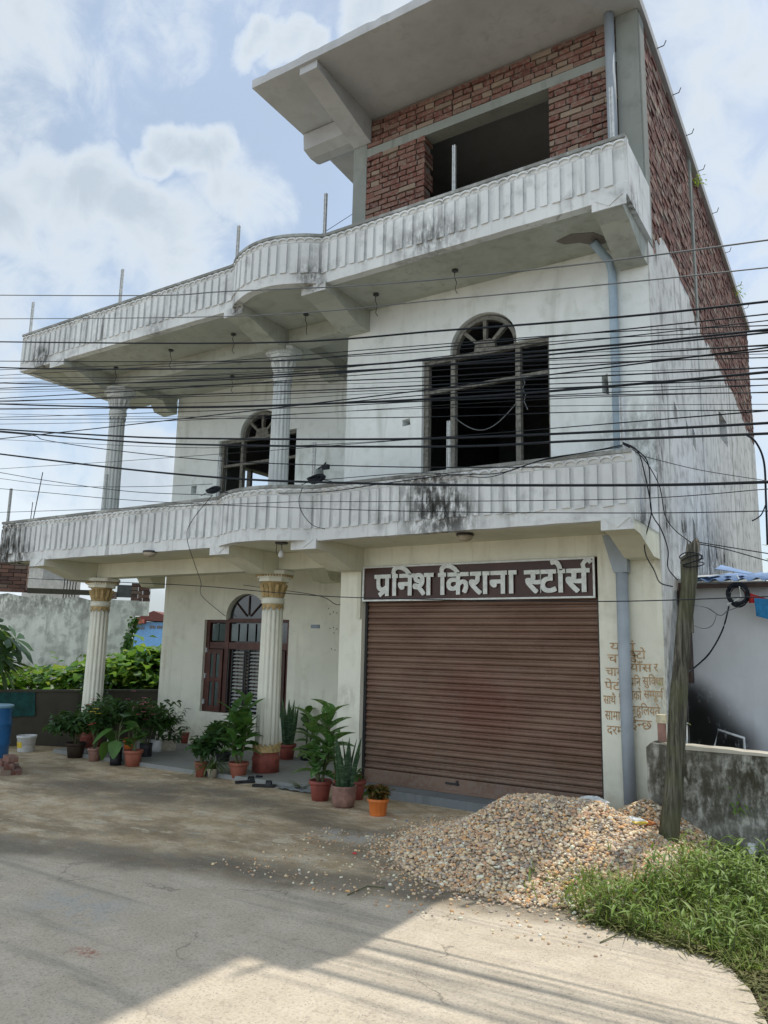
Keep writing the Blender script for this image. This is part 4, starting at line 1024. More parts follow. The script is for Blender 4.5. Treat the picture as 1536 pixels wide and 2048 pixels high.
# ---- leaves and plants
def leaf_pts(L, W, droop=.4, fold=.15, n=6, tip=.0, wav=0.0, shape='oval'):
    """a leaf along +X, starting at the origin, bending down; returns verts, faces"""
    vs = []; fs = []; x = z = 0.0; ang = 0.0
    for i in range(n+1):
        t = i/n
        if shape == 'oval': w_ = W*(math.sin(PI*min(1, t*.96+.02))**.8)*(1-.25*t)
        elif shape == 'lance': w_ = W*(math.sin(PI*(t**.75)*.98+.02))**.9
        elif shape == 'sword': w_ = W*(.75+.5*t if t < .5 else 1.0*(1-(t-.5)*1.6)) if t < .98 else .004
        elif shape == 'heart': w_ = W*(math.sin(PI*(t**.6)*.97+.03))**.7*(1-.15*t)
        else: w_ = W*(1-t)
        w_ = max(w_, .0015)
        zz = wav*math.sin(t*9)
        vs += [(x, -w_/2, z+fold*w_+zz), (x, 0, z), (x, w_/2, z+fold*w_-zz)]
        ang -= droop/n; x += L/n*math.cos(ang); z += L/n*math.sin(ang)
    for i in range(n):
        a = i*3; fs += [(a, a+3, a+4, a+1), (a+1, a+4, a+5, a+2)]
    return vs, fs
def xf(vs, loc, az, el, roll=0, s=1):
    m = Matrix.Translation(loc) @ Matrix.Rotation(az, 4, 'Z') @ Matrix.Rotation(-el, 4, 'Y') @ Matrix.Rotation(roll, 4, 'X') @ Matrix.Scale(s, 4)
    return [tuple(m @ Vector(v)) for v in vs]
LEAFV = {}
def leafvar(key, mat, **kw):
    if key not in LEAFV:
        R = random.Random(hash(key) % 999 if not isinstance(key, str) else sum(map(ord, key))); out_ = []
        for q in range(4):
            k2 = dict(kw); k2['droop'] = kw.get('droop', .4)*R.uniform(.6, 1.5); k2['fold'] = kw.get('fold', .15)*R.uniform(.5, 1.4); k2['W'] = kw['W']*R.uniform(.85, 1.15)
            m = MB(); m.add(*leaf_pts(**k2)); me = m.mesh('leaf', mat, True, False); out_.append(me)
        LEAFV[key] = out_
    return LEAFV[key]
def put_leaf(key, plant, R, loc, az, el, s=1.0, roll=None, name='leaf'):
    o = link(name, R.choice(LEAFV[key]), plant); o.location = loc
    o.rotation_euler = (Matrix.Rotation(az, 4, 'Z') @ Matrix.Rotation(-el, 4, 'Y') @ Matrix.Rotation(R.uniform(-.5, .5) if roll is None else roll, 4, 'X')).to_euler(); o.scale = (s, s, s); return o
leafvar('dieff', lf_dieff, L=.32, W=.155, droop=.7, fold=.2, n=7, shape='oval')
leafvar('tall', lf_mid, L=.29, W=.13, droop=.7, fold=.2, n=7, shape='oval')
leafvar('taro', lf_mid, L=.30, W=.24, droop=.8, fold=.12, n=7, shape='heart')
leafvar('snake', lf_snake, L=.54, W=.058, droop=.12, fold=.25, n=7, shape='sword')
leafvar('snaketall', lf_snake, L=.68, W=.068, droop=.12, fold=.25, n=7, shape='sword')
leafvar('palm', lf_dark, L=.22, W=.022, droop=.8, fold=.2, n=5, shape='lance')
leafvar('oval', lf_mid, L=.10, W=.05, droop=.5, fold=.2, n=4, shape='oval')
leafvar('broad', lf_mid, L=.22, W=.12, droop=.6, fold=.2, n=5, shape='oval')

def pot(plant, r, h, mat, style='rim', sq=False):
    """r: top radius. the pot's foot is at the plant's origin"""
    m = MB(); n = 24; k = .74
    if style == 'rim': pr = [(r*k, 0), (r*.93, h*.78), (r*.93, h*.80), (r*1.05, h*.81), (r*1.06, h), (r*.96, h), (r*.94, h*.90), (r*.02, h*.88)]
    elif style == 'round': pr = [(r*.74, 0), (r*.86, h*.12), (r*.98, h*.45), (r*1.0, h*.75), (r*1.03, h*.93), (r*1.06, h), (r*.95, h), (r*.94, h*.90), (r*.02, h*.88)]
    elif style == 'bag': pr = [(r*.95, 0), (r*1.02, h*.3), (r*.96, h*.7), (r*1.02, h), (r*.92, h), (r*.90, h*.86), (r*.02, h*.84)]
    else: pr = [(r*.8, 0), (r*.82, h*.06), (r*.95, h*.78), (r*1.08, h*.84), (r*1.08, h*.93), (r*1.02, h), (r*.93, h), (r*.9, h*.9), (r*.02, h*.88)]
    if sq: m.lathe([(a*1.25, b) for a, b in pr], 4)
    elif style == 'lobed': m.lathe(pr, 48, (0, 0, 0), 12, .05)
    else: m.lathe(pr, n)
    o = link('pot', m.mesh('pot', mat, not sq), plant); o.location = (0, 0, 0)
    if style == 'rim' and not sq:
        for p in o.data.polygons:
            pass
    m = MB(); m.lathe([(r*.90, h*.86), (r*.6, h*.90), (r*.02, h*.92)], 16); o = link('soil', m.mesh('soil', soil_m, True), plant); o.location = (0, 0, 0)
def addm(plant, mb, name, mat, smooth=True):
    o = link(name, mb.mesh(name, mat, smooth, False), plant); o.location = (0, 0, 0); return o
def bush(plant, R, h0, rad, ht, n, mat, L=.07, W=.035, name='foliage', shape='oval', squash=1.0, lean=0, stems=7):
    m = MB(); st = MB(); n = int(n*1.9); rad *= 1.22; ht *= 1.1; L *= 1.25; W *= 1.3
    tips = []
    for k in range(stems):
        a = R.uniform(0, 6.28); rr = rad*R.uniform(.2, .85); tx, ty, tz = rr*math.cos(a)+lean, rr*math.sin(a), h0+ht*R.uniform(.55, 1.0)
        mid = (tx*.35, ty*.35, h0+ht*.4); st.tube([(R.uniform(-.02, .02), R.uniform(-.02, .02), h0-.02), mid, (tx, ty, tz)], [.006, .005, .002], 5, False); tips.append((mid, (tx, ty, tz)))
    for k in range(n):
        a_, b_ = R.choice(tips); t = R.random()**.6
        p = Vector([lerp(a_[i], b_[i], t) for i in range(3)])+Vector((R.gauss(0, rad*.18), R.gauss(0, rad*.18), R.gauss(0, ht*.07)))
        v, f = leaf_pts(L*R.uniform(.6, 1.3), W*R.uniform(.7, 1.2), R.uniform(.2, 1.0), .2, 3, shape=shape)
        m.add(xf(v, p, R.uniform(0, 6.28), R.uniform(-.5, 1.0), R.uniform(-.6, .6)), f)
    addm(plant, st, 'stem', stem_m); addm(plant, m, name, mat)
def flowers(plant, R, pts, mat, s=.03):
    m = MB()
    for p in pts:
        for k in range(5):
            a = 2*PI*k/5; v, f = leaf_pts(s, s*.8, .5, .1, 3); m.add(xf(v, p, a, .4, 0), f)
    addm(plant, m, 'flower', mat)
POTG = 'potted plants standing in front of the porch'
def P(u, v, z=0.0):
    p = onZ(u, v, z); return (p.x, p.y, z)
def cane_plant(name, label, loc, r, h, pmat, key, stems, style='rim', seed=1):
    R = random.Random(seed); t = thing(name, label, 'potted plant', loc, POTG); pot(t, r, h, pmat, style)
    st = MB()
    for (sx, sy, ht, nl, lean) in stems:
        top = Vector((sx+lean[0], sy+lean[1], h+ht)); b0 = Vector((sx*.5, sy*.5, h*.85)); mid = b0.lerp(top, .5)+Vector((sx*.2, sy*.2, 0))
        st.tube([b0, mid, top], [.013, .011, .008], 7, False)
        a = R.uniform(0, 6.28)
        nl = int(nl*1.35)
        for k in range(nl):
            a += 2.4; q = 1-k/nl*.72; p = b0.lerp(top, q) if q < 1 else top
            put_leaf(key, t, R, p, a, lerp(.25, 1.15, 1-k/nl), R.uniform(.75, 1.1))
    addm(t, st, 'stem', stem_m)
    return t
# nearest the shutter: five in a row
cane_plant('potted_plant', 'tall broad speckled-leaf plant in a red pot beside the cream pier', P(640, 1600), .118, .20, terra_red, 'dieff',
    [(.03, .02, .66, 10, (.04, .02)), (-.05, .03, .56, 9, (-.10, .0)), (.05, -.02, .36, 7, (.08, -.02)), (-.02, -.04, .2, 6, (-.02, -.05)), (.0, .04, .45, 7, (.0, .05))], seed=3)
def snake(name, label, loc, r, h, pmat, key, n, seed, style='round', spread=.35):
    R = random.Random(seed); t = thing(name, label, 'potted plant', loc, POTG); pot(t, r, h, pmat, style)
    for k in range(n):
        a = R.uniform(0, 6.28); rr = r*R.uniform(.1, .7)
        put_leaf(key, t, R, (rr*math.cos(a), rr*math.sin(a), h*.86), a, PI/2-R.uniform(.02, spread)*rr/r*1.6, R.uniform(.6, 1.02), roll=R.uniform(-1.5, 1.5))
    return t
snake('potted_plant', 'snake plant with upright banded leaves in a faded round clay pot', P(687, 1613), .125, .205, terra_old, 'snake', 17, 8)
t = thing('potted_plant', 'empty-looking red pot half hidden behind the faded clay pot', 'potted plant', P(712, 1598), POTG); pot(t, .10, .19, terra_red)
bush(t, random.Random(31), .17, .06, .10, 10, lf_mid, .08, .03)
R = random.Random(5); t = thing('potted_plant', 'small red-green croton in a bright orange fluted pot', 'potted plant', P(756, 1630), POTG); pot(t, .098, .155, orange_p, 'lobed')
bush(t, R, .13, .12, .13, 60, lf_croton, .075, .035, stems=9)
bush(t, R, .13, .10, .09, 25, lf_dark, .06, .035, stems=4)
# between the second column and the pier
snake('potted_plant', 'tallest snake plant, in a dark red pot behind the fluted column', P(573, 1518, .05), .12, .2, terra_red, 'snaketall', 16, 12, 'rim', .3)
cane_plant('potted_plant', 'dark leafy plant in the shade between the column and the wall corner', P(612, 1520, .05), .10, .17, black_p, 'broad', [(.0, .0, .42, 8, (.0, .0)), (.05, .0, .25, 6, (.05, 0))], seed=17)
# left of the second column
cane_plant('potted_plant', 'tall lush green plant in a clay pot left of the fluted column', P(476, 1558), .115, .195, terra, 'tall',
    [(.02, .02, .68, 12, (.01, .03)), (-.05, .0, .55, 11, (-.07, .0)), (.05, -.02, .45, 10, (.09, .0)), (0, -.05, .30, 9, (.0, -.08)), (0, .05, .42, 9, (-.05, .06))], seed=21)
R = random.Random(6); t = thing('potted_plant', 'spider plant with thin striped arching leaves in a small beige pot', 'potted plant', P(424, 1556), POTG); pot(t, .062, .11, beige_p)
m = MB()
for k in range(70):
    v, f = leaf_pts(R.uniform(.22, .42), .015, R.uniform(1.2, 2.4), .1, 7, shape='lance'); m.add(xf(v, (R.uniform(-.02, .02), R.uniform(-.02, .02), .10), R.uniform(0, 6.28), R.uniform(.7, 1.4)), f)
addm(t, m, 'foliage', lf_spider)
t = thing('potted_plant', 'clay pot with dark bushy leaves just behind the spider plant', 'potted plant', P(401, 1553), POTG); pot(t, .078, .17, terra)
bush(t, random.Random(9), .15, .16, .34, 150, lf_dark, .10, .055, stems=9, lean=.08)
t = thing('potted_plant', 'dark rubbery-leaved bush between the spider plant and the tall green plant', 'potted plant', P(445, 1530), POTG); pot(t, .10, .16, black_p)
bush(t, random.Random(10), .14, .18, .42, 150, lf_dark, .12, .07, stems=9)
# on the porch by the window
t = thing('potted_plant', 'thin jade-like plant in a clay pot under the brown window', 'potted plant', P(400, 1480, .05), POTG); pot(t, .10, .17, terra_old)
bush(t, random.Random(13), .15, .17, .26, 120, lf_mid, .045, .03, stems=12)
t = thing('potted_plant', 'dull red pot with a low sprout beside the white wall', 'potted plant', P(371, 1486, .05), POTG); pot(t, .095, .17, terra_red)
bush(t, random.Random(14), .15, .10, .12, 30, lf_dark, .06, .03)
t = thing('potted_plant', 'palm-like plant in a square beige cement pot on the porch', 'potted plant', P(338, 1500, .05), POTG); pot(t, .105, .15, beige_p, 'bag', True)
R = random.Random(15); st = MB(); fo = MB()
for k in range(11):
    a = R.uniform(0, 6.28); top = Vector((.20*math.cos(a), .20*math.sin(a), .14+R.uniform(.28, .52))); mid = Vector((.06*math.cos(a), .06*math.sin(a), .36)); st.tube([(0, 0, .13), mid, top], [.006, .005, .002], 5, False)
    for j in range(12):
        q = mid.lerp(top, j/11); v, f = leaf_pts(R.uniform(.10, .17), .022, .7, .2, 4, shape='lance'); fo.add(xf(v, q, a+R.choice((-1, 1))*R.uniform(.5, 1.1), R.uniform(0, .7)), f)
for k in range(90):
    v, f = leaf_pts(R.uniform(.08, .14), .05, .7, .2, 4); fo.add(xf(v, (R.gauss(0, .09), R.gauss(0, .09), .14+abs(R.gauss(0, .12))), R.uniform(0, 6.28), R.uniform(-.2, .8)), f)
addm(t, st, 'stem', stem_m); addm(t, fo, 'foliage', lf_dark)
# the group by the left column
t = thing('potted_plant', 'broad leafy plant in a big terracotta pot at the porch edge', 'potted plant', P(265, 1532), POTG); pot(t, .118, .20, terra)
R = random.Random(16)
leafvar('heart', lf_mid, L=.20, W=.13, droop=.7, fold=.2, n=6, shape='heart')
for k in range(15): put_leaf('heart', t, R, (R.uniform(-.03, .03), R.uniform(-.03, .03), .2+R.uniform(.02, .30)), R.uniform(0, 6.28), R.uniform(-.1, .9), R.uniform(.7, 1.1))
st = MB()
for k in range(5): st.tube([(R.uniform(-.03, .03), R.uniform(-.03, .03), .17), (R.uniform(-.03, .03), R.uniform(-.03, .03), .5)], [.008, .004], 5, False)
addm(t, st, 'stem', stem_m)
t = thing('potted_plant', 'small orange pot tucked behind the big terracotta pot', 'potted plant', P(256, 1515), POTG); pot(t, .075, .26, orange_p)
bush(t, random.Random(18), .24, .15, .35, 110, lf_dark, .09, .05, stems=8)
t = thing('potted_plant', 'taro with large drooping leaves in a black pot near the left column', 'potted plant', P(231, 1530), POTG); pot(t, .075, .22, black_p, 'bag')
R = random.Random(19)
st = MB()
for (a, e, hh, s_) in ((3.3, -.7, .10, 1.0), (2.7, -.3, .22, 1.0), (.4, .1, .34, .9), (1.7, .3, .40, .9), (4.3, -.4, .26, 1.0), (5.4, -.9, .12, .8)):
    p = Vector((.08*math.cos(a), .08*math.sin(a), .20+hh)); st.tube([(0, 0, .19), (p.x*.4, p.y*.4, p.z*.85), p], [.008, .006, .004], 5, False); put_leaf('taro', t, R, p, a, e, s_, roll=0)
addm(t, st, 'stem', stem_m)
t = thing('potted_plant', 'pink-flowering bush in a black grow bag behind the terracotta pot', 'potted plant', P(290, 1520), POTG); pot(t, .085, .22, black_p, 'bag')
R = random.Random(20); bush(t, R, .2, .26, .55, 260, lf_dark, .085, .045, stems=14)
flowers(t, R, [(R.gauss(.02, .12), R.gauss(-.14, .06), .70+R.gauss(0, .09)) for k in range(20)], pink_m, .045)
t = thing('potted_plant', 'low leafy plant in a white plastic bag by the porch corner', 'potted plant', P(312, 1503, .05), POTG); pot(t, .075, .16, white_p, 'bag')
bush(t, random.Random(22), .14, .2, .42, 170, lf_mid, .09, .05, stems=10)
t = thing('potted_plant', 'shrub with yellow and red blooms in a faded clay pot by the left column', 'potted plant', P(188, 1522), POTG); pot(t, .088, .17, terra_old)
R = random.Random(23); bush(t, R, .15, .22, .60, 300, lf_dark, .075, .04, stems=14, lean=.06)
flowers(t, R, [(.24, -.22, .70), (.20, -.24, .66), (.26, -.2, .64)], yelf_m, .055); flowers(t, R, [(.16, -.22, .82), (.20, -.26, .50), (.25, -.25, .52), (.06, -.2, .74)], redf_m, .045)
t = thing('potted_plant', 'widest dark shrub in a dark brown pot, outermost on the left', 'potted plant', P(150, 1515), POTG); pot(t, .13, .20, simple('dark_brown_pot', (.035, .022, .014), .7))
bush(t, random.Random(24), .17, .32, .42, 330, lf_dark, .085, .05, stems=16, lean=-.06)
t = thing('potted_plant', 'leafy shrub at the foot of the left column, growing in a white tub', 'potted plant', P(222, 1508), POTG); pot(t, .07, .30, white_p, 'bag')
bush(t, random.Random(26), .28, .24, .42, 240, lf_dark, .08, .045, stems=12)
t = thing('potted_plant', 'climbing shrub behind the left column reaching up its shaft', 'potted plant', P(175, 1492), POTG); pot(t, .08, .16, black_p)
bush(t, random.Random(27), .14, .22, .85, 260, lf_dark, .07, .04, stems=12)

# ---- small things on the ground
def sandal(label, u, v, rz, group):
    p = onZ(u, v, 0); t = thing('sandal', label, 'sandal', (p.x, p.y, .002), group, rz); t.scale = (1.1, 1.1, 1.1)
    ol = [(-.12, -.028), (-.10, -.034), (-.04, -.028), (.04, -.038), (.10, -.040), (.125, -.02), (.13, .0), (.12, .03), (.08, .042), (.03, .038), (-.04, .030), (-.10, .032), (-.12, .024)]
    m = MB(); m.prism(ol, 'z', 0, .022); o = link('sole', m.mesh('sole', black_p), t); o.location = (0, 0, 0)
    m = MB(); n = 10
    for (xa, xb, hh) in ((.02, .075, .045),):
        for k in range(n):
            a0, a1 = PI*k/n, PI*(k+1)/n
            def q(a, x, rr=1): return (x, -.040*rr*math.cos(a), .020+hh*rr*math.sin(a))
            m.hexa([q(a0, xa, .92), q(a0, xb, .92), q(a1, xb, .92), q(a1, xa, .92), q(a0, xa), q(a0, xb), q(a1, xb), q(a1, xa)])
    o = link('strap', m.mesh('strap', black_p), t); o.location = (0, 0, 0)
sandal('black slip-on sandal nearest the camera, in front of the fluted column', 528, 1574, .5, 'black sandals by the fluted column')
sandal('black slip-on sandal against the red base of the fluted column', 510, 1563, .2, 'black sandals by the fluted column')
sandal('black sandal beside the clay pot, left of the pair', 493, 1566, 1.0, 'black sandals by the fluted column')
# uprooted grass on a torn sheet
p = onZ(600, 1580, 0); t = thing('torn_sheet', 'crumpled grey plastic sheet with uprooted grass on the ground by the red pot', 'plastic sheet', (p.x, p.y, 0))
R = random.Random(33); m = MB(); n = 10
for j in range(n+1):
    for i in range(n+1):
        m.v.append((lerp(-.26, .22, i/n)+R.uniform(-.02, .02), lerp(-.13, .13, j/n)+R.uniform(-.02, .02), .006+abs(R.gauss(0, .012))))
for j in range(n):
    for i in range(n): a = j*(n+1)+i; m.f.append((a, a+1, a+n+2, a+n+1))
o = link('sheet', m.mesh('sheet', step_pl), t); o.location = (0, 0, 0)
m = MB()
for k in range(40): v, f = leaf_pts(R.uniform(.12, .26), .010, R.uniform(.3, 1), .1, 5, shape='lance'); m.add(xf(v, (.02, 0, .03), R.uniform(-.5, .6) + (PI if k % 3 else 0), R.uniform(0, .6)), f)
o = link('uprooted_grass', m.mesh('uprooted_grass', lf_spider, True, False), t); o.location = (0, 0, 0)
# debris
def bit(name, label, cat, u, v, size, mat, seed, z=0):
    R = random.Random(seed); p = onZ(u, v, z) if z is not None else None
    m = MB(); k = 7; top = [(size*R.uniform(.6, 1)*math.cos(2*PI*i/k), size*R.uniform(.4, .8)*math.sin(2*PI*i/k)) for i in range(k)]
    m.add([(x, y, .002) for x, y in top]+[(x*.7, y*.7, size*R.uniform(.25, .45)) for x, y in top], [tuple(range(k-1, -1, -1)), tuple(range(k, 2*k))]+[(i, (i+1) % k, k+(i+1) % k, k+i) for i in range(k)])
    o = link(name, m.mesh(name, mat)); o.location = (p.x, p.y, z); tag(o, label, cat); return o
bit('bottle_cap', 'tiny blue cap lying on the ground left of the gravel heap', 'cap', 813, 1642, .018, blue_p, 1)
bit('plastic_scrap', 'small red plastic scrap on the dusty yard', 'litter', 709, 1708, .028, redf_m, 2)
bit('plastic_scrap', 'small white scrap lying near the orange pot', 'litter', 790, 1640, .02, white_p, 3)
bit('wood_chip', 'pale flat chip lying just left of the gravel tip', 'litter', 745, 1705, .035, rock_m, 4)
w = MB(); a = onZ(695, 1790, .006); b = onZ(770, 1775, .006); c = onZ(735, 1772, .012); w.tube([a, c, b], .004, 5); tag(w.build('twig', stem_m), 'thin dry twig lying on the yard left of the gravel', 'twig')
w = MB(); a = onZ(1200, 1885, .006); b = onZ(1250, 1862, .012); c = onZ(1290, 1870, .006); w.tube([a, b, c], .004, 5); tag(w.build('twig', stem_m), 'thin dry twig at the edge of the roadside grass', 'twig')
def sack(name, label, cat, x, y, z, s, mat, seed, extra=None):
    R = random.Random(seed); m = MB(); m.lathe([(s*.3, 0), (s*.8, s*.1), (s, s*.3), (s*.75, s*.5), (s*.35, s*.6), (s*.05, s*.62)], 16)
    m.v = [(a*(1+.25*math.sin(b*40+c*30)), b*(.7+.2*math.sin(a*50)), c+R.uniform(-.008, .008)) for (a, b, c) in m.v]
    t = thing(name, label, cat, (x, y, z)); o = link('crumpled_body', m.mesh('crumpled_body', mat, False), t); o.location = (0, 0, 0)
    if extra:
        m = MB(); m.lathe([(s*.82, s*.12), (s*1.03, s*.28), (s*1.0, s*.34), (s*.86, s*.44)], 10); m.v = [(a*(1.02+.25*math.sin(b*40+c*30)), b*(.74+.2*math.sin(a*50)), c) for (a, b, c) in m.v]
        o = link('printed_band', m.mesh('printed_band', extra), t); o.location = (0, 0, 0)
sack('plastic_bag', 'crumpled clear white plastic bag on top of the gravel heap', 'plastic bag', -.38, -1.0, heap_h(-.38, -1.0)-.01, .11, white_p, 41)
sack('packet', 'crumpled yellow and white packet on the gravel beside the timber pole', 'packet', -.03, -1.12, heap_h(-.03, -1.12)-.01, .085, white_p, 42, yellow_p)
sack('packet', 'crushed orange wrapper just above the yellow packet on the gravel', 'packet', .0, -.86, heap_h(0, -.86)-.01, .06, simple('orange_brown_wrapper', (.40, .14, .04), .6), 43)

# ---- right side: timber pole, boundary wall, shed
w = MB(); R = random.Random(50)
pt = onY(1327, 1740, -.95); tp = onY(1384, 1090, -.78)
n = 12; pts = []; rr = []
for k in range(n+1):
    t = k/n; pts.append(Vector((lerp(pt.x, tp.x, t)+.012*math.sin(t*7), lerp(-.95, -.78, t), lerp(-.15, tp.z-.03, t)))); rr.append(lerp(.078, .053, t)*(1+.05*math.sin(t*17)))
w.tube(pts, rr, 22)
w.v = [(x+R.uniform(-.005, .005), y+R.uniform(-.005, .005), z+(R.uniform(-.03, .10) if z > tp.z-.1 else 0)) for (x, y, z) in w.v]
pole = thing('timber_pole', 'leaning weathered grey timber pole beside the gravel heap with wires at its top', 'pole', (pt.x, pt.y, 0))
w.build('trunk', post_wood, pole, True)
w = MB(); w.hexa([(tp.x-.10, -.84, 1.75), (tp.x-.02, -.84, 1.75), (tp.x-.02, -.76, 1.75), (tp.x-.10, -.76, 1.75), (tp.x-.085, -.84, 2.36), (tp.x-.02, -.84, 2.40), (tp.x-.02, -.76, 2.38), (tp.x-.085, -.76, 2.33)]); w.build('split_side', post_wood, pole)
w = MB()
for k in range(4):
    zz = tp.z-.16+.02*k; w.tube([(tp.x+.085*math.cos(a)-.005*k, -.78+.09*math.sin(a), zz+.03*math.sin(a+k)) for a in [2*PI*i/16 for i in range(17)]], .005, 5)
w.build('wire_binding', cable_m, pole)
bw = thing('boundary_wall', 'low mould-blackened plaster boundary wall behind the roadside grass', 'wall', (.5, -.5, 0))
w = MB(); R = random.Random(51); x = -.02; prev = None
tops = []
while x < 7: tops.append((x, .80+.008*math.sin(x*5)+R.uniform(-.004, .004))); x += .1
w.prism([(-.02, -.1)]+tops+[(7, -.1)], 'y', -.50, -.36); w.build('body', wall_dirty, bw)
w = MB(); w.prism([(.16, .80)]+[(a, b+.026) for a, b in tops if a > .17]+[(6.9, .80)], 'y', -.515, -.345); w.build('coping', plaster('coping_pale_cement', (.50, .47, .40), (.25, .22, .16), .7), bw)
w = MB(); w.prism([(-.06, -.1), (-.06, .80), (-.02, .84), (.10, .83), (.14, .78), (.14, -.1)], 'y', -.56, -.30); w.build('end_post', wall_dirty, bw)
t = thing('clay_block', 'small pinkish clay block standing on the left end of the boundary wall', 'block', (.03, -.36, .835))
w = MB(); w.box(.0, .06, -.39, -.33, .835, .99); w.build('body', terra_old, t)
w = MB(); w.box(-.008, .068, -.398, -.322, .99, 1.06); w.build('crumbly_top', rock_m, t)
shed = thing('shed', 'grey plastered shed with a blue corrugated roof beside the house', 'shed', (2, 1, 0))
w = MB(); w.prism([(.03, -.05), (6, -.05), (6, 2.29), (.03, 2.29)], 'y', .80, .95); w.build('front_wall', shed_pl, shed)
w = MB(); w.box(5.85, 5.999, .951, 4, -.05, 2.40); w.build('side_wall', shed_pl, shed)
# corrugated roof
w = MB(); n = 260; X0, X1 = .06, 6.2; vs = []; fs = []
for i in range(n+1):
    x = lerp(X0, X1, i/n); dz = .016*math.cos(x*2*PI/.125)
    for (y, z) in ((.52, 2.285), (3.3, 2.60)):
        vs += [(x, y, z+dz), (x, y, z+dz+.004)]
for i in range(n): a = i*4; fs += [(a+1, a+5, a+7, a+3), (a, a+2, a+6, a+4), (a, a+4, a+5, a+1)]
w.add(vs, fs); w.build('corrugated_roof', tin_blue, shed, True, fix=False)
w = MB(); w.hexa([(.02, .56, 2.315), (.34, .60, 2.33), (.34, 1.6, 2.44), (.02, 1.6, 2.43), (.02, .56, 2.321), (.34, .60, 2.336), (.34, 1.6, 2.446), (.02, 1.6, 2.436)])
w.build('flashing_sheet', tin_wh, shed)
w = MB(); w.hexa([(.30, 1.1, 2.45), (.62, 1.1, 2.385), (.62, 1.5, 2.43), (.30, 1.5, 2.53), (.30, 1.1, 2.456), (.62, 1.1, 2.391), (.62, 1.5, 2.436), (.30, 1.5, 2.536)]); w.build('loose_sheet', tin_blue, shed)
w = MB(); w.box(.04, 6.0, .62, .66, 2.22, 2.26); w.build('batten', wood_dark, shed)
w = MB(); w.box(.02, .10, .64, .80, 1.3, 2.28); w.build('corner_board', wood_dark, shed)
# coil of cable and cloths hung below the eave
c = onY(1476, 1190, .60); t = thing('cable_coil', 'coil of black cable hanging under the blue tin roof', 'cable coil', (c.x, c.y, c.z))
w = MB(); R = random.Random(52)
for k in range(11):
    r0 = .085+R.uniform(-.02, .012); ph = R.uniform(0, 6); w.tube([(r0*(1+.1*math.sin(ph))*math.cos(a), R.uniform(-.004, .004)-.004*k, r0*1.15*math.sin(a)+.012*math.sin(ph)) for a in [2*PI*i/20 for i in range(21)]], .006, 5)
o = link('loops', w.mesh('loops', cable_m, True), t); o.location = (0, 0, 0)
w = MB(); w.tube([(0, -.02, .11), (.02, -.02, .15), (.0, .02, .19)], .005, 5); w.tube([(.02, -.03, .08), (.03, -.03, -.02), (-.03, -.03, -.06), (-.10, -.03, -.09)], .006, 5); o = link('tie', w.mesh('tie', sign_wh), t); o.location = (0, 0, 0)
def cloth(name, label, pts, mat, seed):
    R = random.Random(seed); n, m_ = 10, 8; a, b, c_, d = pts; w = MB()
    for j in range(m_+1):
        for i in range(n+1):
            s, t_ = i/n, j/m_; p = a.lerp(b, s).lerp(d.lerp(c_, s), t_); p = p+Vector((0, .014*math.sin(s*14+seed)*(.3+t_), 0)); w.v.append(tuple(p))
    k = len(w.v); w.v += [(x, y+.004, z) for x, y, z in w.v]
    for j in range(m_):
        for i in range(n): q = j*(n+1)+i; w.f += [(q, q+1, q+n+2, q+n+1), (k+q, k+q+n+1, k+q+n+2, k+q+1)]
    o = w.build(name, mat, None, True, fix=False); tag(o, label, 'cloth')
cloth('cloth', 'red cloth hung under the tin roof beside the cable coil', [onY(1488, 1182, .62), onY(1536, 1198, .62), onY(1520, 1206, .62), onY(1498, 1206, .62)], red_cloth, 1)
cloth('cloth', 'blue cloth hanging under the tin roof at the picture edge', [onY(1508, 1196, .58), onY(1580, 1200, .58), onY(1580, 1250, .58), onY(1512, 1232, .58)], blue_cloth, 2)
def wire(name, label, pts, r, m=None, cat='cable', group=None, plane=None):
    """pts in pixels on a plane Y=const (or 3-tuples u, v, Y)"""
    P3 = [onY(p[0], p[1], p[2] if len(p) > 2 else plane) for p in pts]
    # smooth through the points
    out_ = []
    for i in range(len(P3)-1):
        p0, p1, p2, p3 = P3[max(0, i-1)], P3[i], P3[i+1], P3[min(len(P3)-1, i+2)]
        k = 8
        for j in range(k):
            t = j/k; out_.append(.5*((2*p1)+(-p0+p2)*t+(2*p0-5*p1+4*p2-p3)*t*t+(-p0+3*p1-3*p2+p3)*t**3))
    out_.append(P3[-1])
    if name == 'overhead_cable':           # the span runs on to poles well outside the picture
        for end, sg in ((0, 1), (-1, -1)):
            if pts[end][0] > 1100 and end == 0 or (end == -1 and pts[end][0] < 1400): continue
            a_, b_ = out_[end], out_[end+5*sg]; d_ = (a_-b_).normalized(); d_.z = max(-.03, min(.05, d_.z))
            ext_ = [a_+d_*k*2.5+Vector((0, 0, .006*k*k)) for k in range(1, 8)]
            out_ = (ext_[::-1]+out_) if end == 0 else (out_+ext_)
    w = MB(); w.tube(out_, r*1.12, 6); o = w.build(name, m or cable_m, None, True); tag(o, label, cat, group); return o
wire('cable', 'thick black cable drooping from the coil to the timber pole', [(1458, 1212), (1445, 1260), (1420, 1305), (1395, 1330), (1370, 1348, -.7)], .007, plane=.55)
wire('cable', 'thin grey wire from the timber pole to the cable coil', [(1386, 1210, -.7), (1415, 1216), (1440, 1231), (1455, 1222), (1478, 1214)], .004, cable_g, plane=.5)
wire('cable', 'pale thin wire looping low beside the timber pole', [(1384, 1250, -.7), (1408, 1257), (1425, 1250), (1433, 1230)], .003, cable_g, plane=.5)
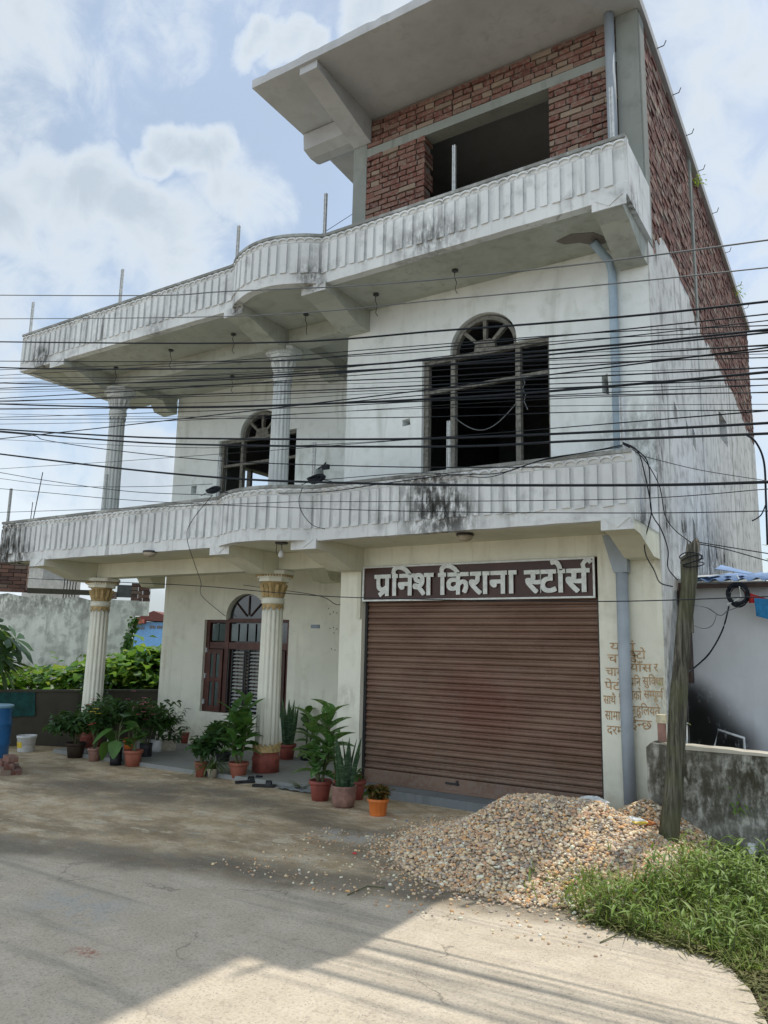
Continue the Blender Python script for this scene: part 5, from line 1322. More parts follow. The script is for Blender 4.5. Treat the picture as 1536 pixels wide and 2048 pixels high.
# pipe rail behind the wall
w = MB(); a, b, c_, d = [onY(u, v, .1) for u, v in ((1427, 1500), (1437, 1460), (1488, 1476), (1490, 1512))]
w.tube([a-Vector((0, 0, .3)), a, b, c_, d, d-Vector((0, 0, .3))], .013, 8); tag(w.build('pipe_rail', galv, None, True), 'bent grey metal pipe rail rising behind the boundary wall', 'pipe')
p = onY(1372, 1468, -.2); t = thing('water_tap', 'white tap on a short standpipe behind the boundary wall', 'tap', (p.x, p.y, .6))
w = MB(); w.tube([(p.x, p.y, .6), (p.x, p.y, .98)], .014, 8); w.build('standpipe', white_p, t, True)
w = MB(); w.tube([(p.x, p.y, .96), (p.x, p.y-.04, .96), (p.x, p.y-.05, .935)], .010, 8); w.box(p.x-.02, p.x+.02, p.y-.008, p.y+.008, .985, .993); w.build('spout', white_p, t)
p = onY(1507, 1755, -.75); w = MB(); w.lathe([(.028, 0), (.028, p.z+.24), (.022, p.z+.24), (.022, .05)], 18, (p.x, p.y, 0)); tag(w.build('pipe_stub', white_p, None, True), 'short white plastic pipe standing in the roadside grass', 'pipe')
p = onY(1335, 1765, -1.45); w = MB(); w.lathe([(.06, 0), (.085, .05), (.08, .10), (.05, .14), (.01, .155)], 12, (p.x, p.y, .03)); R = random.Random(9)
w.v = [(x+R.uniform(-.01, .01), y+R.uniform(-.01, .01), z+R.uniform(-.008, .008)) for x, y, z in w.v]; tag(w.build('rock', rock_m, None, True), 'pale yellowish rock lying in the grass by the timber pole', 'rock')
t = thing('fallen_branch', 'fallen grey branch lying in the grass along the boundary wall', 'branch', (.4, -.8, .1))
w = MB(); w.tube([onY(1275, 1712, -1.3), onY(1330, 1722, -1.1), onY(1420, 1738, -.95), onY(1545, 1766, -.9)], [.02, .03, .025, .02], 8); w.build('limb', post_wood, t, True)
w = MB(); w.tube([onY(1350, 1700, -.8), onY(1390, 1693, -.75), (onY(1412, 1712, -.75))], [.02, .022, .01], 8); w.build('side_branch', post_wood, t, True)

# ---- roadside grass and weeds on the right
def grass():
    R = np.random.RandomState(6); RR = random.Random(60)
    def inside(x, y):
        if y > -.5 or x > 3.6 or y < -7: return False
        # right of the road edge
        e = road_edge
        for (a, b) in zip(e, e[1:]):
            if b[1] <= y <= a[1]: return x > lerp(a[0], b[0], (y-a[1])/(b[1]-a[1]))+.0
        return False
    m = MB(); k = 0
    while k < 15000:
        x, y = R.uniform(-.45, 2.2), (R.uniform(-2.85, -.5) if R.rand() < .95 else R.uniform(-5, -2.8))
        edge_spill = (-2.5 < y < -1.6 and x > -.45+.3*(y+1.6))
        if not (inside(x, y) or (edge_spill and R.rand() < .12)): continue
        if x < .22-.35*(y+1.7) *(y > -1.7) and y > -2.0 and R.rand() < .93: continue
        if heap_h(x, y) > .12 and R.rand() < .9: continue
        d = 1.0 if y > -2.5 else (.6 if y > -2.9 else .3)
        d *= R.choice([.45, .75, 1.0])*(.45 if y > -1.25 else .85)
        L = R.uniform(.10, .30)*d*(1.0 if x > .1 else .75)
        v, f = leaf_pts(L, R.uniform(.005, .010), R.uniform(.2, 1.4), .1, 3, shape='lance')
        m.add(xf(v, (x, y, max(heap_h(x, y)*.9, -.02)), R.uniform(0, 6.28), R.uniform(.75, 1.5)), f); k += 1
    o = m.build('grass', lf_grass, None, True, fix=False); tag(o, 'green grass growing along the road in front of the boundary wall', 'grass', kind='stuff')
    # leafy weeds: lance-shaped leaves on upright stems
    m = MB(); s = MB(); k = 0
    while k < 900:
        x, y = R.uniform(-.1, 2.2), R.uniform(-2.65, -.65)
        if not inside(x, y) and not (x > -.1 and y < -1.9 and y > -2.5): continue
        if y > -1.7 and x < .32: continue
        if heap_h(x, y) > .10: continue
        k += 1; H = R.uniform(.12, .34)*(1.0 if y > -2.1 else .6)*(.5 if y > -1.2 else 1); lx, ly = R.uniform(-.08, .08, 2)
        s.tube([(x, y, -.02), (x+lx, y+ly, H)], [.003, .0015], 3, False)
        nl = int(H/.028); a = R.uniform(0, 6.28)
        for j in range(nl):
            a += 2.4; t = (j+1)/nl; v, f = leaf_pts(R.uniform(.06, .115), R.uniform(.012, .022), R.uniform(.3, 1.1), .25, 3, shape='lance')
            m.add(xf(v, (x+lx*t, y+ly*t, H*t), a, R.uniform(.1, 1.1)), f)
    o = m.build('weeds', leafmat('weed_leaf_green', (.11, .19, .035), (.26, .37, .08), .5), None, True, fix=False); tag(o, 'narrow-leaved green weeds growing thickly beside the road', 'weeds', kind='stuff')
    o = s.build('weed_stems', stem_m, None, False, fix=False); tag(o, 'thin stems of the weeds beside the road', 'weeds', kind='stuff')
    # low creeping leaves and dry straw at the verge
    m = MB()
    for k in range(2600):
        i = R.randint(2, len(road_edge)-3); t = R.rand(); a, b = road_edge[i], road_edge[i+1]
        x, y = lerp(a[0], b[0], t)+abs(R.normal(0, .25)), lerp(a[1], b[1], t)+R.normal(0, .03)
        if y < -7: continue
        v, f = leaf_pts(R.uniform(.03, .12), R.uniform(.006, .02), .6, .2, 2); m.add(xf(v, (x, y, -.01+R.uniform(0, .04)), R.uniform(0, 6.28), R.uniform(0, .7)), f)
    for k in range(900):
        x, y = R.uniform(.0, 2.0), R.uniform(-2.75, -.6)
        if not inside(x, y): continue
        v, f = leaf_pts(R.uniform(.08, .26), .006, R.uniform(.2, 1.2), .1, 3, shape='lance'); m.add(xf(v, (x, y, R.uniform(0, .10)), R.uniform(0, 6.28), R.uniform(.1, 1.3)), f)
    o = m.build('ground_cover', leafmat('dry_verge', (.10, .12, .035), (.22, .19, .08), .7), None, True, fix=False); tag(o, 'low creeping leaves and straw along the road edge', 'ground cover', kind='stuff')
grass()
# weeds rooted on walls and roof
def tuft(label, loc, seed, mat, n=26, L=.10, parent=None):
    R = random.Random(seed); m = MB()
    for k in range(n): v, f = leaf_pts(L*R.uniform(.5, 1.2), L*.28, .6, .2, 3); m.add(xf(v, (loc[0]+R.gauss(0, L*.5), loc[1]+R.gauss(0, L*.6), loc[2]+abs(R.gauss(0, L*.9))), R.uniform(0, 6.28), R.uniform(-.4, 1)), f)
    o = m.build('weed_tuft', mat, None, True, fix=False); tag(o, label, 'weed')
tuft('yellow-green weed tuft sprouting high on the brick side wall', (.06, 3.0, 8.0), 71, lf_yel, 30, .08)
tuft('yellow-green weed tuft near the far end of the roof edge', (.06, 6.6, 7.9), 72, lf_yel, 26, .09)
tuft('small green weeds behind the coping of the boundary wall', (.14, -.30, .86), 73, lf_yel, 40, .06)
tuft('tiny yellow-green sprout growing out beside the timber pole', (.02, -.3, 1.30), 74, lf_yel, 10, .035)
tuft('sprig of green weed in front of the boundary wall', (.62, -.55, .35), 75, lf_bright, 26, .07)
tuft('leafy sprig at the right end of the boundary wall', (.92, -.55, .30), 76, lf_mid, 26, .07)

# ---- left background
def wall_between(name, label, a, b, h0, h1, th, mat, cat='wall', jag=.0, seed=1):
    a, b = Vector(a), Vector(b); d = (b-a); L = d.length; u = d/L; nrm = Vector((-u.y, u.x)); R = random.Random(seed); w = MB(); n = 24
    for i in range(n):
        p, q = a+d*(i/n), a+d*((i+1)/n); hp, hq = lerp(h0, h1, i/n)+jag*math.sin(i*1.7), lerp(h0, h1, (i+1)/n)+jag*math.sin((i+1)*1.7)
        p2, q2 = p+nrm*th, q+nrm*th
        w.hexa([(p.x, p.y, -.1), (q.x, q.y, -.1), (q2.x, q2.y, -.1), (p2.x, p2.y, -.1), (p.x, p.y, hp), (q.x, q.y, hq), (q2.x, q2.y, hq), (p2.x, p2.y, hp)])
    bm = w.mesh(name, mat); b2 = bmesh.new(); b2.from_mesh(bm); bmesh.ops.remove_doubles(b2, verts=b2.verts, dist=.0001)
    seen = {}
    for f in list(b2.faces):
        key = tuple(sorted(v.index for v in f.verts)); seen.setdefault(key, []).append(f)
    bmesh.ops.delete(b2, geom=[f for l in seen.values() if len(l) > 1 for f in l], context='FACES_ONLY'); b2.to_mesh(bm); b2.free()
    return link(name, bm), u, nrm
lw = thing('low_wall', 'dark low garden wall running behind the left column', 'wall', (-9, -.4, 0))
o, u, nr = wall_between('body', '', (-10.6, -2.2), (-8.15, 1.55), .80, .78, .13, low_pl); o.parent = lw; o.location = -lw.location
tag(o)
w = MB(); aa, bb = Vector((-10.6, -2.2)), Vector((-8.16, 1.53))
p1, p2 = aa-nr*.02, bb-nr*.02; q1, q2 = aa+nr*.15, bb+nr*.15
w.hexa([(p1.x, p1.y, .802), (p2.x, p2.y, .783), (q2.x, q2.y, .783), (q1.x, q1.y, .802), (p1.x, p1.y, .832), (p2.x, p2.y, .812), (q2.x, q2.y, .812), (q1.x, q1.y, .832)]); w.build('coping', low_pl, lw)
# teal cloth over it
def onLowWall(u_, v_):
    d = ray(u_, v_); n3 = Vector((nr.x, nr.y, 0)); o_ = Vector(CAMLOC); a3 = Vector((aa.x-nr.x*.03, aa.y-nr.y*.03, 0)); t_ = (a3-o_).dot(n3)/Vector(d).dot(n3); return o_+Vector(d)*t_
cloth('cloth', 'dark teal cloth draped over the low garden wall', [onLowWall(-40, 1386), onLowWall(70, 1384), onLowWall(72, 1432), onLowWall(-40, 1435)], teal_cloth, 3)
# barrel, bucket, bricks
t = thing('water_drum', 'blue plastic drum at the left edge beside the low wall', 'drum', (-8.72, -1.15, 0))
p = onZ(-22, 1528, 0); t.location = (p.x, p.y, 0)
w = MB(); w.lathe([(.20, 0), (.215, .03), (.215, .23), (.224, .25), (.215, .27), (.218, .48), (.226, .50), (.218, .52), (.205, .66), (.212, .69), (.212, .72), (.20, .72), (.195, .60), (.01, .58)], 32); o = link('body', w.mesh('body', blue_p, True), t); o.location = (0, 0, 0)
w = MB(); w.lathe([(.214, .705), (.224, .71), (.224, .735), (.212, .74)], 32); o = link('rim', w.mesh('rim', simple('pale_blue_rim', (.20, .38, .5), .4), True), t); o.location = (0, 0, 0)
p = onZ(51, 1503, 0); t = thing('bucket', 'white plastic paint bucket standing by the low wall', 'bucket', (p.x, p.y, 0))
w = MB(); w.lathe([(.105, 0), (.11, .01), (.128, .19), (.137, .195), (.137, .225), (.124, .225), (.12, .10), (.01, .09)], 28); o = link('body', w.mesh('body', white_p, True), t); o.location = (0, 0, 0)
w = MB()
for k in range(8):
    a0, a1 = -2.1+k*.13, -2.1+(k+1)*.13; w.add([(.1165*math.cos(a0), .1165*math.sin(a0), .06), (.1165*math.cos(a1), .1165*math.sin(a1), .06), (.1245*math.cos(a1), .1245*math.sin(a1), .14), (.1245*math.cos(a0), .1245*math.sin(a0), .14)], [(0, 1, 2, 3)])
o = link('label', w.mesh('label', yellow_p), t); o.location = (0, 0, 0)
p = onZ(6, 1545, 0); t = thing('brick_stack', 'small loose stack of dusty red bricks below the blue drum', 'bricks', (p.x, p.y, 0), rz=-.5)
RB2 = random.Random(4)
for (x, y, z, r_) in ((-.12, 0, 0, 0), (.13, .01, 0, .05), (-.12, .12, 0, -.04), (.13, .13, 0, 0), (-.10, .02, .07, .08), (.14, .05, .07, -.06), (.10, .06, .14, .2)):
    w = MB(); j = lambda: RB2.uniform(-.004, .004); w.hexa([(-.115+j(), -.055+j(), 0), (.115+j(), -.055, 0), (.115, .055+j(), 0), (-.115, .055, 0), (-.115+j(), -.055, .066), (.115, -.055+j(), .066), (.115+j(), .055, .066), (-.115, .055+j(), .066)])
    o = link('brick', w.mesh('brick', brick_m), t); o.location = (x, y, z); o.rotation_euler[2] = r_
# far plastered wall with brick and lintel bits on top
fw_ = thing('garden_wall', 'tall streaked grey concrete wall beyond the garden on the left', 'wall', (-13, 1.5, 0))
a2, b2_ = (-14.6, .1), (-11.36, 3.73)
_m = (lerp(a2[0], b2_[0], .86), lerp(a2[1], b2_[1], .86))
o, u2, n2 = wall_between('body', '', a2, _m, 2.50, 2.43, .25, far_pl, jag=.03, seed=2); o.parent = fw_; o.location = -fw_.location
A = Vector(a2); Bv = Vector(b2_); Lw = (Bv-A).length
def seg(name, s0, s1, z0, z1, d0, d1, mat):
    p, q = A+(Bv-A)*s0, A+(Bv-A)*s1; p1, q1, p2_, q2_ = p+n2*d0, q+n2*d0, p+n2*d1, q+n2*d1
    w = MB(); w.hexa([(p1.x, p1.y, z0), (q1.x, q1.y, z0), (q2_.x, q2_.y, z0), (p2_.x, p2_.y, z0), (p1.x, p1.y, z1), (q1.x, q1.y, z1), (q2_.x, q2_.y, z1), (p2_.x, p2_.y, z1)]); return w.build(name, mat, fw_)
w = MB(); _q = lambda s, z, d: (*(A+(Bv-A)*s+n2*d), z)
w.hexa([_q(.86, -.1, .003), _q(.861, -.1, .003), _q(.861, -.1, .247), _q(.86, -.1, .247), _q(.86, 2.43, .003), _q(.955, 2.43, .003), _q(.955, 2.43, .247), _q(.86, 2.43, .247)]); w.build('sloped_end', far_pl, fw_)
seg('top_course', .90, 1.0, 2.12, 2.42, .0, .25, far_pl)
seg('ledge', .50, .80, 2.52, 2.62, .03, .22, low_pl)
def small_bricks(s0, s1, z0, z1, seed):
    R = random.Random(seed); z = z0; row = 0; w = MB()
    while z < z1:
        s = s0-(.02 if row % 2 else 0)
        while s < s1:
            e = s+.24/Lw; p, q = A+(Bv-A)*max(s, s0), A+(Bv-A)*min(e-.012/Lw, s1); dd = R.uniform(.02, .045); c = R.choice([(.15, .085, .07), (.20, .12, .095), (.11, .07, .06), (.20, .15, .125)])
            p1, q1, p2_, q2_ = p+n2*dd, q+n2*dd, p+n2*.22, q+n2*.22
            w.hexa([(p1.x, p1.y, z), (q1.x, q1.y, z), (q2_.x, q2_.y, z), (p2_.x, p2_.y, z), (p1.x, p1.y, z+.068), (q1.x, q1.y, z+.068), (q2_.x, q2_.y, z+.068), (p2_.x, p2_.y, z+.068)], c)
            s = e
        z += .078; row += 1
    o = w.build('brickwork', brick_attr, fw_); o['kind'] = 'stuff'
small_bricks(.0, .495, 2.53, 3.15, 1); small_bricks(.92, 1.0, 2.42, 2.75, 2); small_bricks(.80, .86, 2.46, 2.60, 3)
seg('opening', .86, .92, 2.50, 2.76, .10, .2, dark_in)  # solid block, its dark colour stands in for shade inside an opening
# white building with bare bars behind it
t = thing('white_outbuilding', 'small white building with bare steel bars behind the left garden wall', 'building', (-15, 3, 0))
p = onY(62, 1165, 3.0); w = MB(); w.box(p.x-.32, p.x+.42, 3.0, 4, 0, 3.20); w.build('wall', simple('off_white_paint', (.5, .5, .47), .9), t)
w = MB(); w.box(p.x-.36, p.x+.46, 2.95, 4.05, 3.20, 3.28); w.build('roof', conc, t)
w = MB()
for k in range(5): x = p.x+.95+k*.10; w.tube([(x, 3.2, 2.3), (x+.01*k, 3.2, 3.25+.05*k)], .012, 5)
w.build('reinforcing_bar', iron, t)
# blue house in the distance
d = ray(294, 1262); hb = Vector(CAMLOC + d*70); t = thing('blue_house', 'distant sky-blue house with a red-brown roof', 'house', (hb.x, hb.y, 0))
def loc(mb, name, mat, parent=t):
    o = link(name, mb.mesh(name, mat), parent); o.location = (0, 0, 0); return o
t.rotation_euler[2] = YAW; t.location.z = -.45
w = MB(); w.box(-1.15, 5, 0, 6, -.5, 3.75); loc(w, 'wall', simple('sky_blue_paint', (.22, .45, .78), .8))
w = MB(); w.prism([(-1.35, 3.9), (.6, 4.75), (3.4, 3.75)], 'y', -.5, 6.5); loc(w, 'roof', simple('red_brown_roof', (.16, .06, .05), .8))
w = MB(); w.prism([(-1.6, 3.35), (-1.6, 3.5), (-.1, 3.95), (-.1, 3.6)], 'y', -1.2, -.02); loc(w, 'porch_roof', simple('orange_red_tin', (.42, .12, .09), .7))
for x in (.25, .9): w = MB(); w.box(x, x+.5, -.05, -.01, 3.15, 3.42); loc(w, 'window', glass_dark)
w = MB(); w.box(-.95, -.25, -.05, -.01, 3.05, 3.25); loc(w, 'window', glass_dark)
# garden greenery: trailing vine thicket
def thicket():
    R = random.Random(80); m = MB(); k = 0
    sets = [(lf_bright, []), (lf_yel, []), (lf_mid, [])]; mbs = [MB(), MB(), MB()]
    def put(p, s):
        i = R.choices((0, 1, 2), (5, 2, 3))[0]; v, f = leaf_pts(s, s*.95, R.uniform(.3, .9), .12, 4, wav=s*.05, shape='heart'); mbs[i].add(xf(v, p, R.uniform(0, 6.28), R.uniform(-.6, .8), R.uniform(-.6, .6)), f)
    # tall mound right of the column, against the house
    for k in range(2600):
        s = R.random(); base_ = Vector((lerp(-10.4, -9.0, s), lerp(2.2, 4.0, s), 0)); H = lerp(1.15, 2.0, s**.7)*R.uniform(.75, 1.0)
        put(base_+Vector((R.gauss(0, .28), R.gauss(0, .35), H*(R.random()**.45))), R.uniform(.14, .26))
    # lower mound left of the column
    for k in range(2200):
        s = R.random(); base_ = Vector((lerp(-13.2, -9.8, s), lerp(-1.0, 2.2, s), 0)); H = (1.18+.14*math.sin(s*9)+.08*math.sin(s*23))*R.uniform(.75, 1.0)
        put(base_+Vector((R.gauss(0, .3), R.gauss(0, .3), H*(R.random()**.45))), R.uniform(.12, .22))
    for mb, (mt, _), lab in zip(mbs, sets, ('bright green vine leaves covering the garden behind the low wall', 'yellowish leaves scattered through the garden vines', 'deeper green leaves within the garden vines')):
        tag(mb.build('garden_vines', mt, None, True, fix=False), lab, 'vines', kind='stuff')
    # vines climbing the end of the concrete wall
    m = MB()
    for k in range(240):
        z = R.uniform(.8, 2.1); q = A+(Bv-A)*(.862+.093*(z/2.43)+R.gauss(.006, .008)) ; v, f = leaf_pts(.10, .08, .5, .15, 3, shape='heart'); m.add(xf(v, (q.x-n2.x*.05+R.gauss(0, .03), q.y-n2.y*.05+R.gauss(0, .03), z), R.uniform(0, 6.28), R.uniform(-1.3, .2)), f)
    tag(m.build('climbing_vine', lf_mid, None, True, fix=False), 'vine climbing the right end of the tall concrete wall', 'vine')
thicket()
# papaya-like plant at the left edge
def lobed_leaf(R, s):
    v = [(0, 0, 0)]; f = []; n = 7
    for k in range(n):
        a = -2.2+4.4*k/(n-1); L = s*(1-.18*abs(k-3)/3)
        for (t, off) in ((.42, -.25), (.72, -.22), (1.0, 0), (.72, .22), (.42, .25)): v.append((L*t*math.cos(a+off), L*t*math.sin(a+off), -.12*s*t*t*1.6))
        b = 1+k*5; f += [(0, b, b+4), (b, b+1, b+3, b+4), (b+1, b+2, b+3)]
    return v, f
p = onZ(-60, 1420, 0); base_ = Vector((-9.95, -.75, 0))
t = thing('papaya_tree', 'young tree with deeply lobed dark leaves at the left edge of the picture', 'tree', base_)
w = MB(); w.tube([(0, 0, 0), (.03, 0, 1.2), (.0, .02, 2.1)], [.05, .04, .025], 8); o = link('trunk', w.mesh('trunk', stem_m, True), t); o.location = (0, 0, 0)
R = random.Random(90); m = MB(); s_ = MB()
for k in range(30):
    a = R.uniform(0, 6.28); z0 = R.uniform(1.0, 1.85); L = R.uniform(.3, .62); e = R.uniform(-.3, .6); q = Vector((L*math.cos(a)*math.cos(e), L*math.sin(a)*math.cos(e), z0+L*math.sin(e))); s_.tube([(0, 0, z0), q], [.008, .005], 5, False)
    v, f = lobed_leaf(R, R.uniform(.35, .55)); m.add(xf(v, q, a, R.uniform(-.9, .1), R.uniform(-.5, .5)), f)
o = link('crown', m.mesh('crown', lf_dark, True, False), t); o.location = (0, 0, 0)
o = link('leaf_stalks', s_.mesh('leaf_stalks', stem_m), t); o.location = (0, 0, 0)
# trees behind the house on the right
def tree(label, x, y, H, rad, seed, mat):
    R = random.Random(seed); t = thing('tree', label, 'tree', (x, y, 0)); w = MB(); w.tube([(0, 0, 0), (.1, 0, H*.3), (0, .1, H*.6)], [.18, .13, .08], 8)
    m = MB()
    for k in range(7):
        a = R.uniform(0, 6.28); e = Vector((rad*.6*math.cos(a), rad*.6*math.sin(a), H*R.uniform(.6, .9))); w.tube([(0, 0, H*.45), e*.6+Vector((0, 0, H*.15)), e], [.07, .05, .02], 6)
        for j in range(260):
            q = e+Vector((R.gauss(0, rad*.28), R.gauss(0, rad*.28), R.gauss(0, H*.09))); v, f = leaf_pts(.22, .11, .5, .2, 2); m.add(xf(v, q, R.uniform(0, 6.28), R.uniform(-.6, .8)), f)
    o = link('trunk', w.mesh('trunk', stem_m, True), t); o.location = (0, 0, 0)
    o = link('crown', m.mesh('crown', mat, True, False), t); o.location = (0, 0, 0)
tree('green tree showing behind the right edge of the shed roof', 2.0, 16.5, 5.4, 2.0, 91, lf_mid)
tree('smaller bushy tree low behind the blue tin roof', 4.2, 14, 4.6, 1.8, 92, lf_bright)
# far treeline so the horizon is not bare
def treeline():
    R = random.Random(95); m = MB()
    for k in range(5200):
        a = R.uniform(-1.9, 1.9); d = R.uniform(95, 130); x, y = -40*0+d*math.sin(a), d*math.cos(a)
        h = 3.6+1.6*math.sin(a*23)+1.2*math.sin(a*57+1); z = h*(R.random()**.5); v, f = leaf_pts(2.2, 1.5, .4, .2, 2); m.add(xf(v, (x, y, z), R.uniform(0, 6.28), R.uniform(-.5, .9)), f)
    tag(m.build('treeline', leafmat('distant_tree_green', (.05, .09, .05), (.09, .14, .08), .8), None, False, fix=False), 'far-off line of trees along the horizon', 'trees', kind='stuff')
treeline()

# ---- overhead cables in front of the house
K = 'overhead cables strung past the house front'
RC = random.Random(100)
CB = [
 ('topmost light grey cable crossing the upper parapet', [(-60, 590), (300, 591), (450, 583), (768, 568), (1150, 530), (1536, 480), (1640, 466)], .0055, 1, -1.9),
 ('second light grey cable from the top, thin', [(-60, 638), (480, 632), (900, 598), (1250, 565), (1536, 535), (1640, 525)], .0045, 1, -1.8),
 ('single thick black cable just below the two grey ones', [(-60, 683), (500, 686), (900, 660), (1250, 633), (1536, 603), (1640, 593)], .0075, 0, -2.0),
 ('black cable fourth from the top', [(-60, 722), (500, 723), (700, 710), (1100, 674), (1536, 628), (1640, 616)], .0045, 0, -2.0),
 ('thick black cable running just under the upper balcony corner', [(-60, 733), (140, 738), (600, 735), (900, 716), (1230, 690), (1536, 659), (1640, 648)], .0075, 0, -2.1),
 ('thin wire rising to the right above the thick pair', [(-60, 757), (500, 748), (1000, 700), (1536, 641), (1640, 630)], .0035, 0, -2.1),
 ('black cable crossing the head of the big opening', [(-60, 764), (140, 768), (500, 757), (900, 728), (1536, 665), (1640, 655)], .006, 0, -2.15),
 ('cable starting low on the left and rising to the right side wall', [(-60, 779), (250, 766), (700, 742), (1536, 690), (1640, 682)], .005, 0, -2.05),
 ('cable with a slight hump near the left column head', [(-60, 800), (250, 783), (480, 768), (900, 752), (1536, 701), (1640, 693)], .005, 0, -1.95),
 ('cable crossing the fan light of the big opening', [(-60, 806), (250, 794), (700, 778), (1100, 757), (1536, 735), (1640, 728)], .005, 0, -1.9),
 ('thick black cable through the middle of the bundle', [(-60, 806), (220, 814), (500, 812), (900, 796), (1250, 770), (1536, 744), (1640, 735)], .0085, 0, -2.0),
 ('thin wire close under the thick middle cable', [(-60, 817), (500, 814), (900, 787), (1536, 757), (1640, 750)], .004, 0, -2.0),
 ('thin wire crossing the left opening fan', [(-60, 836), (200, 829), (600, 815), (900, 800), (1536, 770), (1640, 764)], .0035, 0, -1.85),
 ('very thin wire below it, almost parallel', [(-60, 849), (300, 843), (600, 828), (1100, 798), (1536, 784), (1640, 780)], .0028, 0, -1.85),
 ('upper of the two thick black cables crossing the openings', [(-60, 855), (230, 872), (400, 877), (800, 878), (1150, 866), (1536, 846), (1640, 838)], .0085, 0, -2.05),
 ('lower of the two thick black cables crossing the openings', [(-60, 857), (250, 883), (500, 891), (900, 893), (1150, 882), (1536, 867), (1640, 861)], .0085, 0, -2.1),
 ('thin cable sagging from the left edge towards the column', [(-60, 860), (60, 870), (90, 880), (200, 897), (350, 914), (500, 925), (800, 934), (1100, 934)], .0045, 0, -1.9),
 ('hair-thin wire between the thick cables and the lower parapet', [(-60, 876), (300, 893), (500, 894), (800, 880), (1536, 822), (1640, 812)], .0025, 0, -1.9),
 ('lowest thick black cable, dipping across the lower parapet top', [(-60, 900), (0, 908), (250, 938), (480, 958), (700, 966), (900, 970), (1300, 970), (1536, 964), (1640, 961)], .0095, 0, -2.1),
 ('thin wire across the raised boards of the lower parapet', [(-60, 972), (100, 986), (230, 998), (420, 1009), (800, 1022), (1250, 1026), (1536, 1022)], .0035, 0, -1.6),
 ('thin wire rising across the right half of the lower parapet', [(600, 1003), (800, 1003), (1250, 998), (1536, 978), (1640, 970)], .003, 0, -1.6),
 ('lone thin wire crossing in front of the shop sign edge', [(230, 1164), (400, 1172), (575, 1187), (740, 1196), (1180, 1203), (1536, 1193), (1640, 1190)], .004, 0, -1.5),
]
for (lab, pts, r, g_, y) in CB:
    wire('overhead_cable', lab, pts, r, cable_g if g_ else cable_m, 'cable', K, y)
XR_ = 'thin overhead wire among the tangle of cables between the two balconies'
for k in range(11):
    a = 740+k*9+RC.uniform(-5, 5); b = 648+k*17+RC.uniform(-8, 8)
    wire('overhead_cable', XR_, [(-60, a+5), (380, lerp(a, b, .27)+RC.uniform(4, 16)), (800, lerp(a, b, .55)+RC.uniform(0, 10)), (1200, lerp(a, b, .8)), (1640, b)], RC.choice((.0022, .0030, .0036)), cable_m, 'cable', 'thin overhead wires of the tangle', -1.95+RC.uniform(-.15, .15))
wire('cable', 'wire sagging from the left into the parapet cable bundle', [(-60, 935, -1.6), (0, 945, -1.6), (100, 962, -1.4), (260, 983, -1.2), (425, 990, -1.1)], .004)
wire('cable', 'second wire from the left ending at the parapet cable bundle', [(-60, 948, -1.6), (0, 957, -1.6), (130, 972, -1.4), (300, 973, -1.2), (425, 968, -1.05)], .003)
wire('cable', 'wire lying along the lower parapet top to the right corner post', [(440, 985, -1.15), (630, 985, -1.1), (760, 968, -1.05), (900, 950, -1.04), (1000, 946, -1.02), (1090, 918, -1.0), (1170, 905, -.98), (1245, 890, -.93)], .0045)
wire('cable', 'second wire along the parapet top, slightly looser', [(640, 960, -1.08), (830, 946, -1.03), (930, 952, -1.0), (985, 953, -1.0), (1080, 922, -1.0), (1245, 893, -.93)], .0035)
wire('cable', 'drop wire hanging from the parapet corner, left strand', [(1246, 885, -.9), (1275, 902, -.7), (1290, 950, -.6), (1300, 1000, -.5), (1302, 1030, -.5), (1290, 1080, -.5), (1292, 1110, -.5), (1308, 1140, -.5), (1320, 1165, -.6), (1345, 1173, -.7)], .005)
wire('cable', 'drop wire hanging from the parapet corner, right strand', [(1246, 887, -.9), (1280, 905, -.6), (1298, 935, -.5), (1302, 1020, -.45), (1323, 1060, -.45), (1336, 1100, -.5), (1336, 1135, -.55), (1355, 1160, -.7)], .005)
wire('cable', 'thin wire from the parapet corner to the timber pole', [(1246, 888, -.9), (1285, 915, -.5), (1318, 970, -.3), (1330, 1030, -.3), (1350, 1060, -.4), (1382, 1085, -.75)], .004)
wire('cable', 'thin wire from the parapet corner running off to the right', [(1285, 912, -.7), (1400, 940, 0.2), (1536, 962, .8), (1640, 980, .8)], .003)
wire('cable', 'wire from the timber pole top off to the right, upper strand', [(1388, 1083, -.78), (1450, 1093, -.7), (1536, 1107, -.7), (1640, 1122, -.7)], .004)
wire('cable', 'wire from the timber pole top off to the right, lower strand', [(1388, 1086, -.78), (1450, 1098, -.7), (1536, 1122, -.7), (1640, 1150, -.7)], .004)
wire('cable', 'black cable looping down past the rear corner of the side wall', [(1490, 868, 1.0), (1512, 885, 1.0), (1528, 925, 1.0), (1532, 1000, 1.0), (1535, 1090, 1.0)], .010)
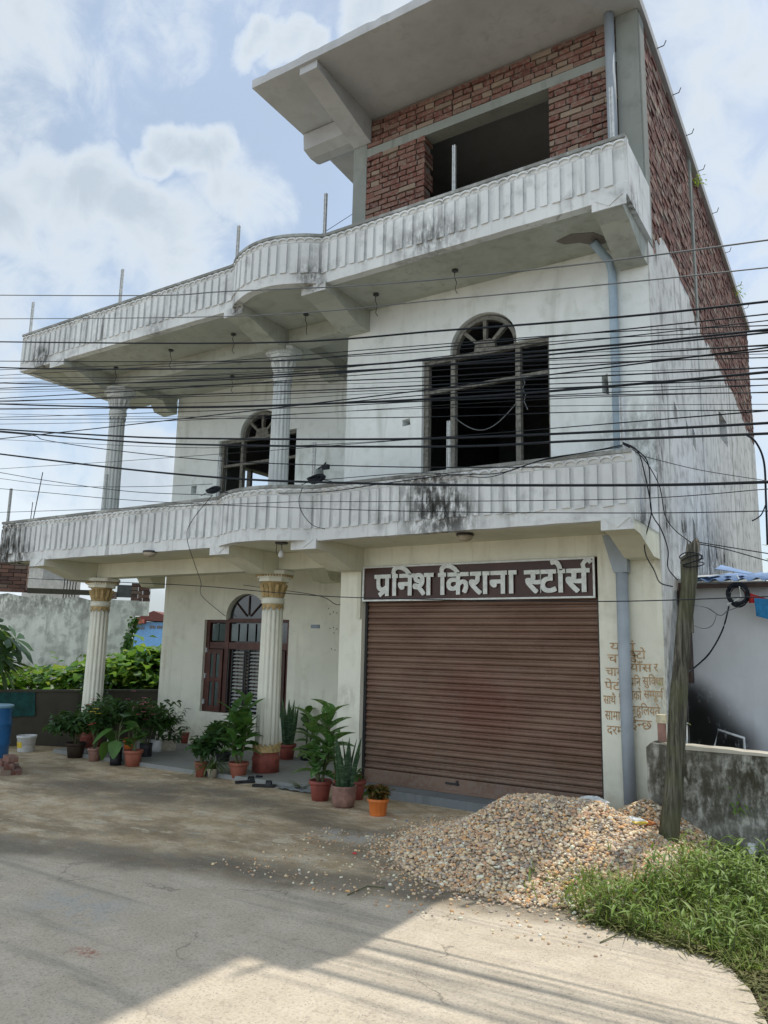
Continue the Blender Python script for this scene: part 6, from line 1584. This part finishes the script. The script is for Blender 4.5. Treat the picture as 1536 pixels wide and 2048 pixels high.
wire('cable', 'short cable end curling off the looping cable', [(1504, 1042, 1.0), (1522, 1030, 1.0), (1533, 1005, 1.0)], .006)
wire('cable', 'loose wire dangling from the left parapet bundle down to the window', [(425, 990, -1.1), (385, 1040, -1.1), (374, 1075, -1.1), (390, 1130, -.6), (402, 1165, .3), (404, 1192, 1.1), (450, 1232, 1.24)], .0035)
wire('cable', 'loose wire curving down the parapet front from the right bundle', [(605, 975, -1.2), (598, 1000, -1.2), (604, 1025, -1.2), (625, 1050, -1.2), (650, 1058, -1.2)], .0035)
wire('cable', 'wire from above the window arch to the cream pier', [(488, 1170, 1.2), (500, 1172, 1.1), (630, 1190, .6), (670, 1208, .2), (680, 1209, .02)], .004)
wire('cable', 'thin wire tied from the top left railing post to the brick corner', [(640, 470, -.85), (705, 428, -.02)], .003)
def bundle(label, u, v, y, seed, s=1.0):
    p = onY(u, v, y); R = random.Random(seed); t = thing('cable_bundle', label, 'cable bundle', p); w = MB()
    for k in range(26):
        r0 = R.uniform(.015, .085)*s; ph = R.uniform(-.5, .5); tz = R.uniform(.30, .75); oy = R.uniform(-.02, .02)
        w.tube([(r0*1.25*math.cos(a), oy+.03*math.sin(a+ph), r0*tz*math.sin(a)+.01*ph) for a in [2*PI*i/16 for i in range(17)]], .006, 5)
    for sg in (-1, 1):
        w.tube([(sg*.02, 0, -.03), (sg*.07, -.01, -.02), (sg*.20, -.0, -.05)], .004, 5)
    o = link('loops', w.mesh('loops', cable_m, True), t); o.location = (0, 0, 0)
bundle('bundle of coiled black cable tied on the lower parapet, left one', 427, 980, -1.08, 1)
bundle('bundle of coiled black cable tied on the lower parapet, right one', 633, 957, -1.12, 2)
p = onY(650, 935, -1.0); w = MB(); w.tube([onY(636, 938, -1.0), onY(648, 930, -1.0), onY(652, 925, -1.0)], .008, 6); w.box(p.x-.03, p.x+.05, -1.02, -.98, p.z-.02, p.z+.03); tag(w.build('cable_clamp', cable_m), 'black cable clamp above the right-hand cable bundle', 'clamp')
